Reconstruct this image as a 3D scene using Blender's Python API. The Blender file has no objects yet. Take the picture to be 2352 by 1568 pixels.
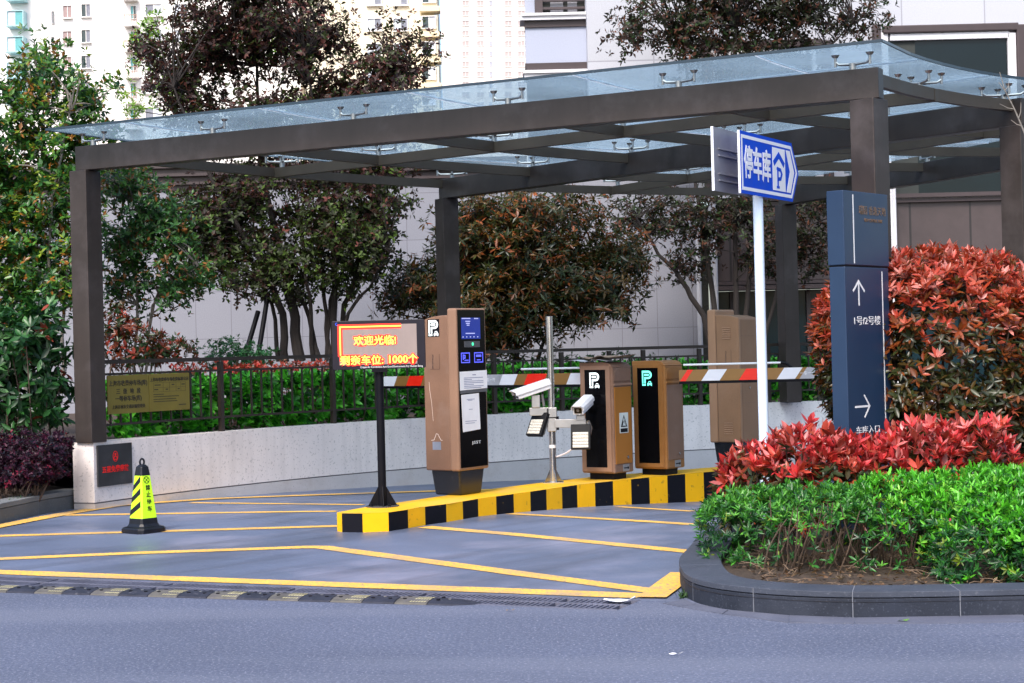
import bpy, bmesh, math, random
import numpy as np
from mathutils import Vector, Matrix

random.seed(7)
RNG = np.random.default_rng(11)
S = bpy.context.scene
COL = S.collection
PI = math.pi
rad = math.radians

# ------------------------------------------------------------------ camera, sky, sun, exposure
FPX = 3946.0                       # focal length in pixels of a 2352 x 1568 picture
ROLL = rad(1.432)
PIT = math.atan(19 / FPX)
CAMP = np.array([0, 0, 1.6])
_F = np.array([0, math.cos(PIT), math.sin(PIT)])
_U0 = np.array([0, -math.sin(PIT), math.cos(PIT)])
_R0 = np.array([1.0, 0, 0])
_R = math.cos(ROLL) * _R0 - math.sin(ROLL) * _U0
_U = math.sin(ROLL) * _R0 + math.cos(ROLL) * _U0
cd = bpy.data.cameras.new('camera')
cam = bpy.data.objects.new('camera', cd)
COL.objects.link(cam)
cam.matrix_world = Matrix(((_R[0], _U[0], -_F[0], 0), (_R[1], _U[1], -_F[1], 0), (_R[2], _U[2], -_F[2], 1.6), (0, 0, 0, 1)))
cd.sensor_width = 36
cd.lens = 36 * FPX / 2352
cd.clip_end = 3000
cd.clip_start = 0.05
S.camera = cam

SUN_EL, SUN_AZ = rad(48), rad(200)      # azimuth clockwise from +Y: from behind the camera, a little left
w = bpy.data.worlds.new('World')
S.world = w
w.use_nodes = True
nt = w.node_tree
sky = nt.nodes.new('ShaderNodeTexSky')
sky.sky_type = 'NISHITA'
sky.sun_disc = False
sky.sun_elevation = SUN_EL
sky.sun_rotation = SUN_AZ
sky.dust_density = 3.0
bg = nt.nodes['Background']
bg.inputs[1].default_value = 0.135
nt.links.new(sky.outputs[0], bg.inputs[0])
ld = bpy.data.lights.new('sun', 'SUN')
ld.energy = 1.5
ld.angle = rad(18)
ld.color = (1.0, 0.93, 0.86)
sun = bpy.data.objects.new('sun', ld)
COL.objects.link(sun)
sd = Vector((math.sin(SUN_AZ) * math.cos(SUN_EL), math.cos(SUN_AZ) * math.cos(SUN_EL), math.sin(SUN_EL)))
sun.rotation_euler = sd.to_track_quat('Z', 'Y').to_euler()
S.view_settings.view_transform = 'Standard'
S.view_settings.look = 'None'
S.view_settings.exposure = 1.2
S.view_settings.gamma = 1
S.render.engine = 'CYCLES'
S.cycles.max_bounces = 7
S.cycles.diffuse_bounces = 3
S.cycles.glossy_bounces = 3
S.cycles.transmission_bounces = 4
S.cycles.transparent_max_bounces = 12
S.cycles.caustics_reflective = False
S.cycles.caustics_refractive = False

# ------------------------------------------------------------------ survey: picture point to place
CX, CY = 9.67, 11.24               # centre of the curved driveway


def ray(x, y):
    return _F + (x - 1176) / FPX * _R - (y - 784) / FPX * _U


def gz(x, y):
    a = math.degrees(math.atan2(y - CY, x - CX))
    if a < 0:
        a += 360
    t = max(0.0, 153 - a)
    return -0.0092 * (math.sqrt(t * t + 9) - 3)


def at(x, y, z=0.0):
    d = ray(x, y)
    t = (z - 1.6) / d[2]
    return Vector(CAMP + d * t)


def ground(x, y, dz=0.0):
    z = 0.0
    for _ in range(8):
        p = at(x, y, z)
        z = gz(p.x, p.y)
    p = at(x, y, z)
    p.z += dz
    return p


def deep(x, y, Y):
    d = ray(x, y)
    return Vector(CAMP + d * (Y / d[1]))


# ------------------------------------------------------------------ materials
MATS = {}


def nodes(name):
    m = bpy.data.materials.new(name)
    m.use_nodes = True
    n = m.node_tree
    return m, n, n.nodes['Principled BSDF']


def M(name, col, rough=.5, metal=0.0, var=.12, scale=6.0, bump=0.0, bscale=80.0, spec=.5, speck=None, emit=None, streak=0.0, coat=0.0, wear=None, rvar=0.15, drag=None):
    if name in MATS:
        return MATS[name]
    m, n, b = nodes(name)
    L = n.links.new
    N = n.nodes.new
    b.inputs['Roughness'].default_value = rough
    b.inputs['Metallic'].default_value = metal
    b.inputs['Specular IOR Level'].default_value = spec
    b.inputs['Coat Weight'].default_value = coat
    tc = N('ShaderNodeTexCoord')
    no = N('ShaderNodeTexNoise')
    no.inputs['Scale'].default_value = scale
    no.inputs['Detail'].default_value = 6
    no.inputs['Roughness'].default_value = .6
    L(tc.outputs['Object'], no.inputs['Vector'])
    mr = N('ShaderNodeMapRange')
    mr.inputs[1].default_value = .3
    mr.inputs[2].default_value = .7
    mr.inputs[3].default_value = 1 - var
    mr.inputs[4].default_value = 1 + var
    L(no.outputs['Fac'], mr.inputs[0])
    mx = N('ShaderNodeMix')
    mx.data_type = 'RGBA'
    mx.blend_type = 'MULTIPLY'
    mx.inputs[0].default_value = 1
    mx.inputs[6].default_value = (*col, 1)
    L(mr.outputs[0], mx.inputs[7])
    out = mx.outputs[2]
    if speck:      # (scale, threshold, colour, amount)
        sc, th, scol, amt = speck
        s2 = N('ShaderNodeTexNoise')
        s2.inputs['Scale'].default_value = sc
        s2.inputs['Detail'].default_value = 2
        L(tc.outputs['Object'], s2.inputs['Vector'])
        r2 = N('ShaderNodeMapRange')
        r2.inputs[1].default_value = th
        r2.inputs[2].default_value = th + .08
        r2.inputs[4].default_value = amt
        L(s2.outputs['Fac'], r2.inputs[0])
        m2 = N('ShaderNodeMix')
        m2.data_type = 'RGBA'
        m2.inputs[7].default_value = (*scol, 1)
        L(r2.outputs[0], m2.inputs[0])
        L(out, m2.inputs[6])
        out = m2.outputs[2]
    if wear:       # (scale, threshold, colour, amount) larger stains
        sc, th, scol, amt = wear
        s3 = N('ShaderNodeTexNoise')
        s3.inputs['Scale'].default_value = sc
        s3.inputs['Detail'].default_value = 8
        s3.inputs['Roughness'].default_value = .65
        L(tc.outputs['Object'], s3.inputs['Vector'])
        r3 = N('ShaderNodeMapRange')
        r3.inputs[1].default_value = th
        r3.inputs[2].default_value = th + .2
        r3.inputs[4].default_value = amt
        L(s3.outputs['Fac'], r3.inputs[0])
        m3 = N('ShaderNodeMix')
        m3.data_type = 'RGBA'
        m3.inputs[7].default_value = (*scol, 1)
        L(r3.outputs[0], m3.inputs[0])
        L(out, m3.inputs[6])
        out = m3.outputs[2]
    if drag:       # (direction in degrees, length scale, width scale, threshold, colour, amount) marks dragged along the lane
        dg, sl, sw, th, dcol, amt = drag
        vr = N('ShaderNodeVectorRotate')
        vr.rotation_type = 'Z_AXIS'
        vr.inputs['Angle'].default_value = -rad(dg)
        L(tc.outputs['Object'], vr.inputs['Vector'])
        mp = N('ShaderNodeMapping')
        mp.inputs['Scale'].default_value = (sl, sw, 1)
        L(vr.outputs[0], mp.inputs['Vector'])
        s5 = N('ShaderNodeTexNoise')
        s5.inputs['Scale'].default_value = 1
        s5.inputs['Detail'].default_value = 7
        s5.inputs['Roughness'].default_value = .6
        L(mp.outputs[0], s5.inputs['Vector'])
        r5 = N('ShaderNodeMapRange')
        r5.inputs[1].default_value = th
        r5.inputs[2].default_value = th + .22
        r5.inputs[4].default_value = amt
        L(s5.outputs['Fac'], r5.inputs[0])
        m5 = N('ShaderNodeMix')
        m5.data_type = 'RGBA'
        m5.inputs[7].default_value = (*dcol, 1)
        L(r5.outputs[0], m5.inputs[0])
        L(out, m5.inputs[6])
        out = m5.outputs[2]
    if streak:
        mp = N('ShaderNodeMapping')
        mp.inputs['Scale'].default_value = (9, 9, .5)
        L(tc.outputs['Object'], mp.inputs['Vector'])
        s4 = N('ShaderNodeTexNoise')
        s4.inputs['Scale'].default_value = 1.3
        s4.inputs['Detail'].default_value = 5
        L(mp.outputs[0], s4.inputs['Vector'])
        r4 = N('ShaderNodeMapRange')
        r4.inputs[1].default_value = .45
        r4.inputs[2].default_value = .75
        r4.inputs[3].default_value = 1
        r4.inputs[4].default_value = 1 - streak
        L(s4.outputs['Fac'], r4.inputs[0])
        m4 = N('ShaderNodeMix')
        m4.data_type = 'RGBA'
        m4.blend_type = 'MULTIPLY'
        m4.inputs[0].default_value = 1
        L(out, m4.inputs[6])
        L(r4.outputs[0], m4.inputs[7])
        out = m4.outputs[2]
    L(out, b.inputs['Base Color'])
    rr = N('ShaderNodeMapRange')
    rr.inputs[1].default_value = .3
    rr.inputs[2].default_value = .7
    rr.inputs[3].default_value = max(0.02, rough * (1 - rvar))
    rr.inputs[4].default_value = min(1, rough * (1 + rvar))
    L(no.outputs['Fac'], rr.inputs[0])
    L(rr.outputs[0], b.inputs['Roughness'])
    if bump:
        bn = N('ShaderNodeTexNoise')
        bn.inputs['Scale'].default_value = bscale
        bn.inputs['Detail'].default_value = 4
        L(tc.outputs['Object'], bn.inputs['Vector'])
        bp = N('ShaderNodeBump')
        bp.inputs['Strength'].default_value = bump
        bp.inputs['Distance'].default_value = .01
        L(bn.outputs['Fac'], bp.inputs['Height'])
        L(bp.outputs[0], b.inputs['Normal'])
    if emit:
        b.inputs['Emission Color'].default_value = (*emit[:3], 1)
        b.inputs['Emission Strength'].default_value = emit[3]
    MATS[name] = m
    return m


def leafmat(name, rough=.38, trans=.3, spec=.5):
    m, n, b = nodes(name)
    L = n.links.new
    a = n.nodes.new('ShaderNodeAttribute')
    a.attribute_name = 'leaf'
    L(a.outputs['Color'], b.inputs['Base Color'])
    b.inputs['Roughness'].default_value = rough
    b.inputs['Specular IOR Level'].default_value = spec
    t = n.nodes.new('ShaderNodeBsdfTranslucent')
    g = n.nodes.new('ShaderNodeMix')
    g.data_type = 'RGBA'
    g.blend_type = 'MULTIPLY'
    g.inputs[0].default_value = 1
    g.inputs[7].default_value = (1.5, 1.5, .8, 1)
    L(a.outputs['Color'], g.inputs[6])
    L(g.outputs[2], t.inputs[0])
    x = n.nodes.new('ShaderNodeMixShader')
    x.inputs[0].default_value = trans
    L(b.outputs[0], x.inputs[1])
    L(t.outputs[0], x.inputs[2])
    L(x.outputs[0], n.nodes['Material Output'].inputs[0])
    return m


def slabmat(name, col, mortar, bw, bh, msize, rough=.7, off=0.0, speck=True, origin=(0, 0)):
    """stone or panel cladding: joints laid out on the wall's own X and Z"""
    m, n, b = nodes(name)
    L = n.links.new
    N = n.nodes.new
    tc = N('ShaderNodeTexCoord')
    sp = N('ShaderNodeSeparateXYZ')
    L(tc.outputs['Object'], sp.inputs[0])
    cb = N('ShaderNodeCombineXYZ')
    for k, o in ((0, 'X'), (1, 'Z')):
        ad = N('ShaderNodeMath')
        ad.inputs[1].default_value = origin[k]
        L(sp.outputs[o], ad.inputs[0])
        L(ad.outputs[0], cb.inputs[k])
    br = N('ShaderNodeTexBrick')
    br.offset = off
    br.inputs['Scale'].default_value = 1
    br.inputs['Brick Width'].default_value = bw
    br.inputs['Row Height'].default_value = bh
    br.inputs['Mortar Size'].default_value = msize
    br.inputs['Mortar Smooth'].default_value = .1
    c2 = tuple(x * .93 for x in col)
    br.inputs['Color1'].default_value = (*col, 1)
    br.inputs['Color2'].default_value = (*c2, 1)
    br.inputs['Mortar'].default_value = (*mortar, 1)
    L(cb.outputs[0], br.inputs['Vector'])
    no = N('ShaderNodeTexNoise')
    no.inputs['Scale'].default_value = 60 if speck else 3
    no.inputs['Detail'].default_value = 6
    no.inputs['Roughness'].default_value = .7
    L(tc.outputs['Object'], no.inputs['Vector'])
    mr = N('ShaderNodeMapRange')
    mr.inputs[1].default_value = .3
    mr.inputs[2].default_value = .7
    mr.inputs[3].default_value = .86
    mr.inputs[4].default_value = 1.12
    L(no.outputs['Fac'], mr.inputs[0])
    mx = N('ShaderNodeMix')
    mx.data_type = 'RGBA'
    mx.blend_type = 'MULTIPLY'
    mx.inputs[0].default_value = 1
    L(br.outputs['Color'], mx.inputs[6])
    L(mr.outputs[0], mx.inputs[7])
    L(mx.outputs[2], b.inputs['Base Color'])
    b.inputs['Roughness'].default_value = rough
    return m


def glassmat(name):
    m, n, b = nodes(name)
    L = n.links.new
    N = n.nodes.new
    n.nodes.remove(b)
    tr = N('ShaderNodeBsdfTransparent')
    tr.inputs[0].default_value = (.70, .80, .86, 1)
    gl = N('ShaderNodeBsdfGlossy')
    gl.inputs['Color'].default_value = (.8, .92, 1, 1)
    gl.inputs['Roughness'].default_value = .06
    tl = N('ShaderNodeBsdfTranslucent')
    tl.inputs[0].default_value = (.46, .56, .64, 1)
    tc = N('ShaderNodeTexCoord')
    no = N('ShaderNodeTexNoise')
    no.inputs['Scale'].default_value = .7
    no.inputs['Detail'].default_value = 7
    no.inputs['Roughness'].default_value = .6
    L(tc.outputs['Object'], no.inputs['Vector'])
    mr = N('ShaderNodeMapRange')
    mr.inputs[1].default_value = .35
    mr.inputs[2].default_value = .7
    mr.inputs[3].default_value = .18
    mr.inputs[4].default_value = .42
    L(no.outputs['Fac'], mr.inputs[0])
    m1 = N('ShaderNodeMixShader')
    L(mr.outputs[0], m1.inputs[0])
    L(tr.outputs[0], m1.inputs[1])
    L(tl.outputs[0], m1.inputs[2])
    lw = N('ShaderNodeLayerWeight')
    lw.inputs[0].default_value = .12
    m2 = N('ShaderNodeMixShader')
    r2 = N('ShaderNodeMapRange')
    r2.inputs[3].default_value = .02
    r2.inputs[4].default_value = .35
    L(lw.outputs['Fresnel'], r2.inputs[0])
    L(r2.outputs[0], m2.inputs[0])
    L(m1.outputs[0], m2.inputs[1])
    L(gl.outputs[0], m2.inputs[2])
    L(m2.outputs[0], n.nodes['Material Output'].inputs[0])
    return m


# ------------------------------------------------------------------ mesh building
class MB:
    def __init__(s):
        s.v = []
        s.f = []
        s.m = []

    def add(s, vs, fs, m=0):
        o = len(s.v)
        s.v += [tuple(x) for x in vs]
        for f in fs:
            s.f.append([i + o for i in f])
            s.m.append(m)

    def box(s, lo, hi, m=0, xf=None):
        x0, y0, z0 = lo
        x1, y1, z1 = hi
        v = [Vector(p) for p in ((x0, y0, z0), (x1, y0, z0), (x1, y1, z0), (x0, y1, z0), (x0, y0, z1), (x1, y0, z1), (x1, y1, z1), (x0, y1, z1))]
        if xf is not None:
            v = [xf @ p for p in v]
        s.add(v, [(0, 3, 2, 1), (4, 5, 6, 7), (0, 1, 5, 4), (1, 2, 6, 5), (2, 3, 7, 6), (3, 0, 4, 7)], m)
        return s

    def cbox(s, c, d, m=0, xf=None):
        return s.box([c[i] - d[i] / 2 for i in range(3)], [c[i] + d[i] / 2 for i in range(3)], m, xf)

    def prism(s, poly, w0, w1, mp, m=0):
        n = len(poly)
        a = [mp(u, v, w0) for u, v in poly]
        b = [mp(u, v, w1) for u, v in poly]
        s.add(a + b, [tuple(range(n))[::-1], tuple(range(n, 2 * n))] + [(i, (i + 1) % n, n + (i + 1) % n, n + i) for i in range(n)], m)
        return s

    def beam(s, p0, p1, wd, z0, z1, m=0):
        a, b = Vector((p0[0], p0[1])), Vector((p1[0], p1[1]))
        d = (b - a).normalized()
        n = Vector((-d.y, d.x)) * wd / 2
        q = [a - n, b - n, b + n, a + n]
        s.add([(p.x, p.y, z0) for p in q] + [(p.x, p.y, z1) for p in q], [(0, 3, 2, 1), (4, 5, 6, 7), (0, 1, 5, 4), (1, 2, 6, 5), (2, 3, 7, 6), (3, 0, 4, 7)], m)
        return s

    def tube(s, pts, r, sides=8, m=0, caps=True, closed=False):
        pts = [Vector(p) for p in pts]
        n = len(pts)
        rs = r if isinstance(r, (list, tuple)) else [r] * n
        ref = None
        vs, fs = [], []
        for i, p in enumerate(pts):
            if closed:
                t = pts[(i + 1) % n] - pts[i - 1]
            else:
                t = pts[min(i + 1, n - 1)] - pts[max(i - 1, 0)]
            t.normalize()
            if ref is None:
                ref = Vector((0, 0, 1)) if abs(t.z) < .9 else Vector((1, 0, 0))
                ref = ref.cross(t).normalized()
            ref = (ref - t * ref.dot(t)).normalized()
            bi = t.cross(ref)
            for k in range(sides):
                a = 2 * PI * k / sides
                vs.append(p + (ref * math.cos(a) + bi * math.sin(a)) * rs[i])
        for i in range(n if closed else n - 1):
            j = (i + 1) % n
            for k in range(sides):
                q = (k + 1) % sides
                fs.append((i * sides + k, i * sides + q, j * sides + q, j * sides + k))
        if caps and not closed:
            fs.append(tuple(range(sides))[::-1])
            fs.append(tuple(range((n - 1) * sides, n * sides)))
        s.add(vs, fs, m)
        return s

    def cyl(s, p0, p1, r0, r1=None, sides=16, m=0):
        return s.tube([p0, p1], [r0, r0 if r1 is None else r1], sides, m)

    def stroke(s, pts, wd, w0, w1, mp, m=0, closed=False):
        """flat line of width wd along 2-d points, on a surface mapped by mp(u, v, w)"""
        pts = [Vector(p) for p in pts]
        n = len(pts)
        L_, R_ = [], []
        for i in range(n):
            a = pts[i - 1] if (i > 0 or closed) else pts[i]
            b = pts[(i + 1) % n] if (i < n - 1 or closed) else pts[i]
            d1 = (pts[i] - a)
            d2 = (b - pts[i])
            d1 = d1.normalized() if d1.length > 0 else d2.normalized()
            d2 = d2.normalized() if d2.length > 0 else d1
            t = (d1 + d2)
            t = t.normalized() if t.length > 1e-6 else d1
            nn = Vector((-t.y, t.x))
            k = 1 / max(.5, nn.dot(Vector((-d1.y, d1.x))))
            L_.append(pts[i] + nn * wd / 2 * k)
            R_.append(pts[i] - nn * wd / 2 * k)
        e = n if closed else n - 1
        for i in range(e):
            j = (i + 1) % n
            s.prism([R_[i], R_[j], L_[j], L_[i]], w0, w1, mp, m)
        return s

    def build(s, name, mats, parent=None, bevel=0, smooth=False, seg=2, fix=True):
        if not isinstance(mats, (list, tuple)):
            mats = [mats]
        me = bpy.data.meshes.new(name)
        me.from_pydata(s.v, [], s.f)
        for m in mats:
            me.materials.append(m)
        if len(mats) > 1:
            me.polygons.foreach_set('material_index', s.m)
        if fix:
            bm = bmesh.new()
            bm.from_mesh(me)
            bmesh.ops.recalc_face_normals(bm, faces=bm.faces)
            bm.to_mesh(me)
            bm.free()
        if smooth:
            me.polygons.foreach_set('use_smooth', [True] * len(me.polygons))
            me.set_sharp_from_angle(angle=rad(38))
        me.update()
        o = bpy.data.objects.new(name, me)
        COL.objects.link(o)
        if parent is not None:
            o.parent = parent
        if bevel:
            b = o.modifiers.new('bevel', 'BEVEL')
            b.width = bevel
            b.segments = seg
            b.limit_method = 'ANGLE'
            b.angle_limit = rad(40)
        return o


def S_(y0):      # surface facing local -Y
    return lambda u, v, w_: Vector((u, y0 - w_, v))


def E_(x0):      # surface facing local +X, u runs along +Y
    return lambda u, v, w_: Vector((x0 + w_, u, v))


def W_(x0):      # surface facing local -X, u runs along -Y
    return lambda u, v, w_: Vector((x0 - w_, -u, v))


def FLAT(z0=0):
    return lambda u, v, w_: Vector((u, v, z0 + w_))


def tag(o, label=None, cat=None, group=None, kind=None):
    if label:
        o['label'] = label
    if cat:
        o['category'] = cat
    if group:
        o['group'] = group
    if kind:
        o['kind'] = kind
    return o


def thing(name, loc, rz, label, cat, group=None):
    o = bpy.data.objects.new(name, None)
    o.empty_display_size = .1
    COL.objects.link(o)
    o.location = loc
    o.rotation_euler = (0, 0, rz)
    return tag(o, label, cat, group)


def copy_tree(o, parent=None):
    c = o.copy()
    COL.objects.link(c)
    c.parent = parent
    for ch in [x for x in COL.objects if x.parent == o]:
        copy_tree(ch, c)
    return c


def text(body, size, mat, parent, loc, face='S', bold=0.0, align='CENTER', depth=0.0012, name='lettering', xs=1.0, roll=0.0, spacing=1.0, rot=None, fit=None):
    cu = bpy.data.curves.new(name, 'FONT')
    cu.body = body
    cu.size = size
    cu.align_x = align
    cu.align_y = 'CENTER'
    cu.extrude = depth
    cu.offset = bold
    cu.space_character = spacing
    cu.resolution_u = 2
    t = bpy.data.objects.new('tmp', cu)
    COL.objects.link(t)
    bpy.context.view_layer.update()
    dg = bpy.context.evaluated_depsgraph_get()
    me = bpy.data.meshes.new_from_object(t.evaluated_get(dg))
    bpy.data.objects.remove(t)
    me.materials.clear()
    me.materials.append(mat)
    if fit:
        xsv = [v.co.x for v in me.vertices]
        ysv = [v.co.y for v in me.vertices]
        sx = fit[0] / (max(xsv) - min(xsv)) if fit[0] else 1
        sy = fit[1] / (max(ysv) - min(ysv)) if fit[1] else sx
        me.transform(Matrix.Diagonal((sx, sy, 1, 1)) @ Matrix.Translation((-(max(xsv) + min(xsv)) / 2, -(max(ysv) + min(ysv)) / 2, 0)))
    R = {'S': Matrix.Rotation(PI / 2, 4, 'X'), 'E': Matrix.Rotation(PI / 2, 4, 'Z') @ Matrix.Rotation(PI / 2, 4, 'X'), 'W': Matrix.Rotation(-PI / 2, 4, 'Z') @ Matrix.Rotation(PI / 2, 4, 'X'), 'U': Matrix.Identity(4)}[face] if rot is None else rot
    me.transform(Matrix.Translation(Vector(loc)) @ R @ Matrix.Rotation(roll, 4, 'Z') @ Matrix.Scale(xs, 4, Vector((1, 0, 0))))
    o = bpy.data.objects.new(name, me)
    COL.objects.link(o)
    o.parent = parent
    return o


# ------------------------------------------------------------------ foliage
def unit(a):
    return a / np.maximum(np.linalg.norm(a, axis=-1, keepdims=True), 1e-9)


def leaf_mesh(name, P, A, N, Lg, W, C, mat, parent=None, fold=.18, droop=.12, fine=False):
    n = len(P)
    A = unit(A)
    N = unit(N - A * (N * A).sum(1, keepdims=True))
    Sx = np.cross(A, N)
    Lg = Lg[:, None]
    W = W[:, None]
    o = np.arange(n)[:, None]
    if fine:
        q = lambda f, wd, up: P + A * Lg * f + Sx * W * wd - N * (W * up + Lg * droop * f * f)
        v = np.stack([P, q(.30, .40, 0), q(.66, .40, 0), q(1, 0, 0), q(.66, -.40, 0), q(.30, -.40, 0), q(.32, 0, fold), q(.68, 0, fold * .9)], 1).reshape(-1, 3)
        tri = [(0, 1, 6), (6, 1, 2), (6, 2, 7), (7, 2, 3), (0, 6, 5), (6, 4, 5), (6, 7, 4), (7, 3, 4)]
    else:
        v = np.stack([P, P + A * Lg * .48 + Sx * W * .5, P + A * Lg - N * Lg * droop, P + A * Lg * .48 - Sx * W * .5, P + A * Lg * .5 - N * W * fold], 1).reshape(-1, 3)
        tri = [(0, 1, 4), (4, 1, 2), (0, 4, 3), (4, 2, 3)]
    K = v.shape[0] // n
    t = np.concatenate([o * K + np.array([f]) for f in tri], 1).reshape(-1)
    me = bpy.data.meshes.new(name)
    me.vertices.add(n * K)
    me.vertices.foreach_set('co', v.astype(np.float32).ravel())
    me.loops.add(len(t))
    me.loops.foreach_set('vertex_index', t.astype(np.int32))
    me.polygons.add(len(t) // 3)
    me.polygons.foreach_set('loop_start', np.arange(0, len(t), 3, dtype=np.int32))
    me.update(calc_edges=True)
    at_ = me.attributes.new('leaf', 'FLOAT_COLOR', 'POINT')
    c = np.concatenate([C, np.ones((n, 1))], 1)
    at_.data.foreach_set('color', np.repeat(c, K, 0).astype(np.float32).ravel())
    me.materials.append(mat)
    o_ = bpy.data.objects.new(name, me)
    COL.objects.link(o_)
    if parent is not None:
        o_.parent = parent
    return o_


def whorls(P, A, k, length, width, tilt, palette, probs, stem=.03, jit=.22, vary=.25, per_whorl=.7):
    """k leaves round each shoot at P pointing along A -> arrays for leaf_mesh"""
    n = len(P)
    A = unit(A + RNG.normal(0, jit, A.shape))
    ref = np.where(np.abs(A[:, 2:3]) < .9, np.array([[0, 0, 1.0]]), np.array([[1.0, 0, 0]]))
    e1 = unit(np.cross(A, ref))
    e2 = np.cross(A, e1)
    ph = RNG.uniform(0, 2 * PI, (n, 1)) + np.arange(k)[None] * 2.4 + RNG.normal(0, .25, (n, k))
    ti = np.radians(RNG.uniform(tilt[0], tilt[1], (n, k)))[..., None]
    rd = np.cos(ph)[..., None] * e1[:, None] + np.sin(ph)[..., None] * e2[:, None]
    ax = np.cos(ti) * A[:, None] + np.sin(ti) * rd
    no = np.sin(ti) * A[:, None] - np.cos(ti) * rd
    pp = P[:, None] - A[:, None] * RNG.uniform(0, stem, (n, k, 1))
    ln = RNG.uniform(length[0], length[1], (n, k)) * RNG.uniform(.85, 1.15, (n, 1))
    wd = ln * RNG.uniform(width[0], width[1], (n, k))
    pal = np.array(palette, float)
    iw = RNG.choice(len(pal), n, p=probs)
    il = RNG.choice(len(pal), (n, k), p=probs)
    idx = np.where(RNG.random((n, k)) < per_whorl, iw[:, None], il)
    c = pal[idx] * RNG.uniform(1 - vary, 1 + vary, (n, k, 1))
    f = lambda q: q.reshape(n * k, -1)
    return [f(pp), f(ax), f(no), ln.ravel(), wd.ravel(), f(c)]


def cat(*ls):
    return [np.concatenate([l[i] for l in ls]) for i in range(6)]


def ball_dirs(n):
    return unit(RNG.normal(0, 1, (n, 3)))


def lumps(D, seed, amp=.12, k=14):
    g = np.random.default_rng(seed)
    q = unit(g.normal(0, 1, (k, 3)))
    h = g.uniform(-1, 1, k)
    w_ = np.exp((D @ q.T - 1) * 9)
    return 1 + amp * (w_ * h).sum(1)


def twig_mesh(name, pairs, r0, r1, mat, parent, sides=5, bend=.12):
    mb = MB()
    for a, b in pairs:
        a, b = Vector(a), Vector(b)
        d = (b - a).length
        off = Vector(RNG.normal(0, bend * d, 3))
        pts = [a, a.lerp(b, .35) + off * .8, a.lerp(b, .7) + off * .5, b]
        mb.tube(pts, [r0, r0 * .75 + r1 * .25, (r0 + r1) / 2, r1], sides, 0, caps=False)
    return mb.build(name, mat, parent, smooth=True, fix=False)
# ------------------------------------------------------------------ material library
asphalt = M('asphalt', (.104, .123, .188), .85, var=.22, scale=.35, bump=.6, bscale=90, spec=.25, speck=(60, .56, (.27, .29, .36), .7), wear=(40, .44, (.060, .072, .112), .7), drag=(-8, .12, .9, .46, (.165, .182, .240), .55))
screed = M('driveway_coating', (.108, .136, .212), .5, var=.20, scale=.5, bump=.12, bscale=70, spec=.35, speck=(70, .60, (.25, .27, .33), .55), wear=(.55, .50, (.23, .24, .33), .9), rvar=.35, drag=(50, .25, 1.8, .50, (.058, .068, .096), .7))
yline = M('yellow_line_paint', (.80, .46, .085), .7, var=.12, scale=3, bump=.1, spec=.25, speck=(45, .55, (.20, .19, .20), .8), wear=(1.4, .50, (.36, .27, .19), .85))
yellow = M('kerb_yellow', (.88, .46, .002), .55, var=.08, scale=3, bump=.1, bscale=60, spec=.25, speck=(14, .66, (.42, .22, .02), .7))
ytop = M('kerb_top_yellow', (.84, .46, .015), .6, var=.12, scale=2, bump=.1, bscale=60, spec=.25, speck=(30, .66, (.35, .22, .08), .6), wear=(1.5, .48, (.66, .42, .11), .85))
kblack = M('kerb_black', (.004, .004, .008), .6, var=.2, scale=6, bump=.1, bscale=60, spec=.15, speck=(16, .70, (.35, .22, .03), .9))
granitew = M('wall_granite', (.78, .715, .695), .75, var=.07, scale=1.4, bump=.15, bscale=60, spec=.3, speck=(38, .60, (.38, .35, .34), .6), streak=.13)
grout = M('wall_groove', (.16, .15, .16), .8)
bronze = M('bronze_steel', (.041, .032, .029), .42, metal=.15, var=.22, scale=2.2, bump=.03, bscale=30, spec=.35, wear=(1.8, .5, (.080, .066, .066), .7), streak=.15)
bronzed = M('bronze_steel_inner', (.085, .066, .050), .5, metal=.1, var=.14, scale=2.2, spec=.3)
fencem = M('fence_brown', (.030, .022, .018), .5, var=.15, spec=.35)
kerbst = M('kerb_stone', (.021, .026, .040), .7, var=.2, scale=5, bump=.15, bscale=90, spec=.25, speck=(70, .60, (.07, .08, .11), .5), wear=(1.6, .50, (.045, .052, .072), .7))
kerbtop = M('kerb_stone_cap', (.052, .061, .085), .65, var=.16, scale=5, bump=.15, bscale=90, spec=.3, speck=(70, .60, (.12, .13, .16), .5), wear=(1.4, .52, (.028, .034, .050), .7))
jointw = M('joint_mortar', (.15, .16, .19), .8)
soil = M('soil', (.050, .034, .024), .9, var=.35, scale=14, bump=1.0, bscale=30)
steel = M('stainless', (.55, .55, .57), .22, metal=1.0, var=.06, scale=5)
steelr = M('stainless_dull', (.45, .44, .43), .42, metal=1.0, var=.12, scale=9)
black = M('black_paint', (.004, .004, .007), .5, var=.2, spec=.14)
glossblack = M('black_glass', (.003, .003, .004), .12, var=.05, spec=.16)
white = M('white_plain', (.80, .80, .82), .45, var=.04)
paper = M('paper', (.82, .82, .84), .8, var=.05)
tan = M('tan_metal', (.205, .115, .075), .5, metal=.1, var=.12, scale=3, spec=.35, speck=(160, .58, (.14, .08, .055), .45), wear=(2.5, .52, (.26, .18, .145), .45))
tanw = M('warm_tan_metal', (.30, .165, .092), .5, metal=.1, var=.1, scale=3, spec=.35, speck=(160, .58, (.21, .11, .06), .45), wear=(2.5, .52, (.36, .23, .15), .4))
tanl = M('tan_metal_trim', (.275, .162, .108), .45, metal=.1, var=.08, scale=3, spec=.35, speck=(160, .58, (.20, .115, .075), .45))
gold = M('gold_metal', (.29, .125, .034), .45, metal=.1, var=.12, scale=3, spec=.35, speck=(160, .58, (.18, .08, .024), .45), wear=(2.5, .52, (.32, .175, .08), .45))
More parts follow.
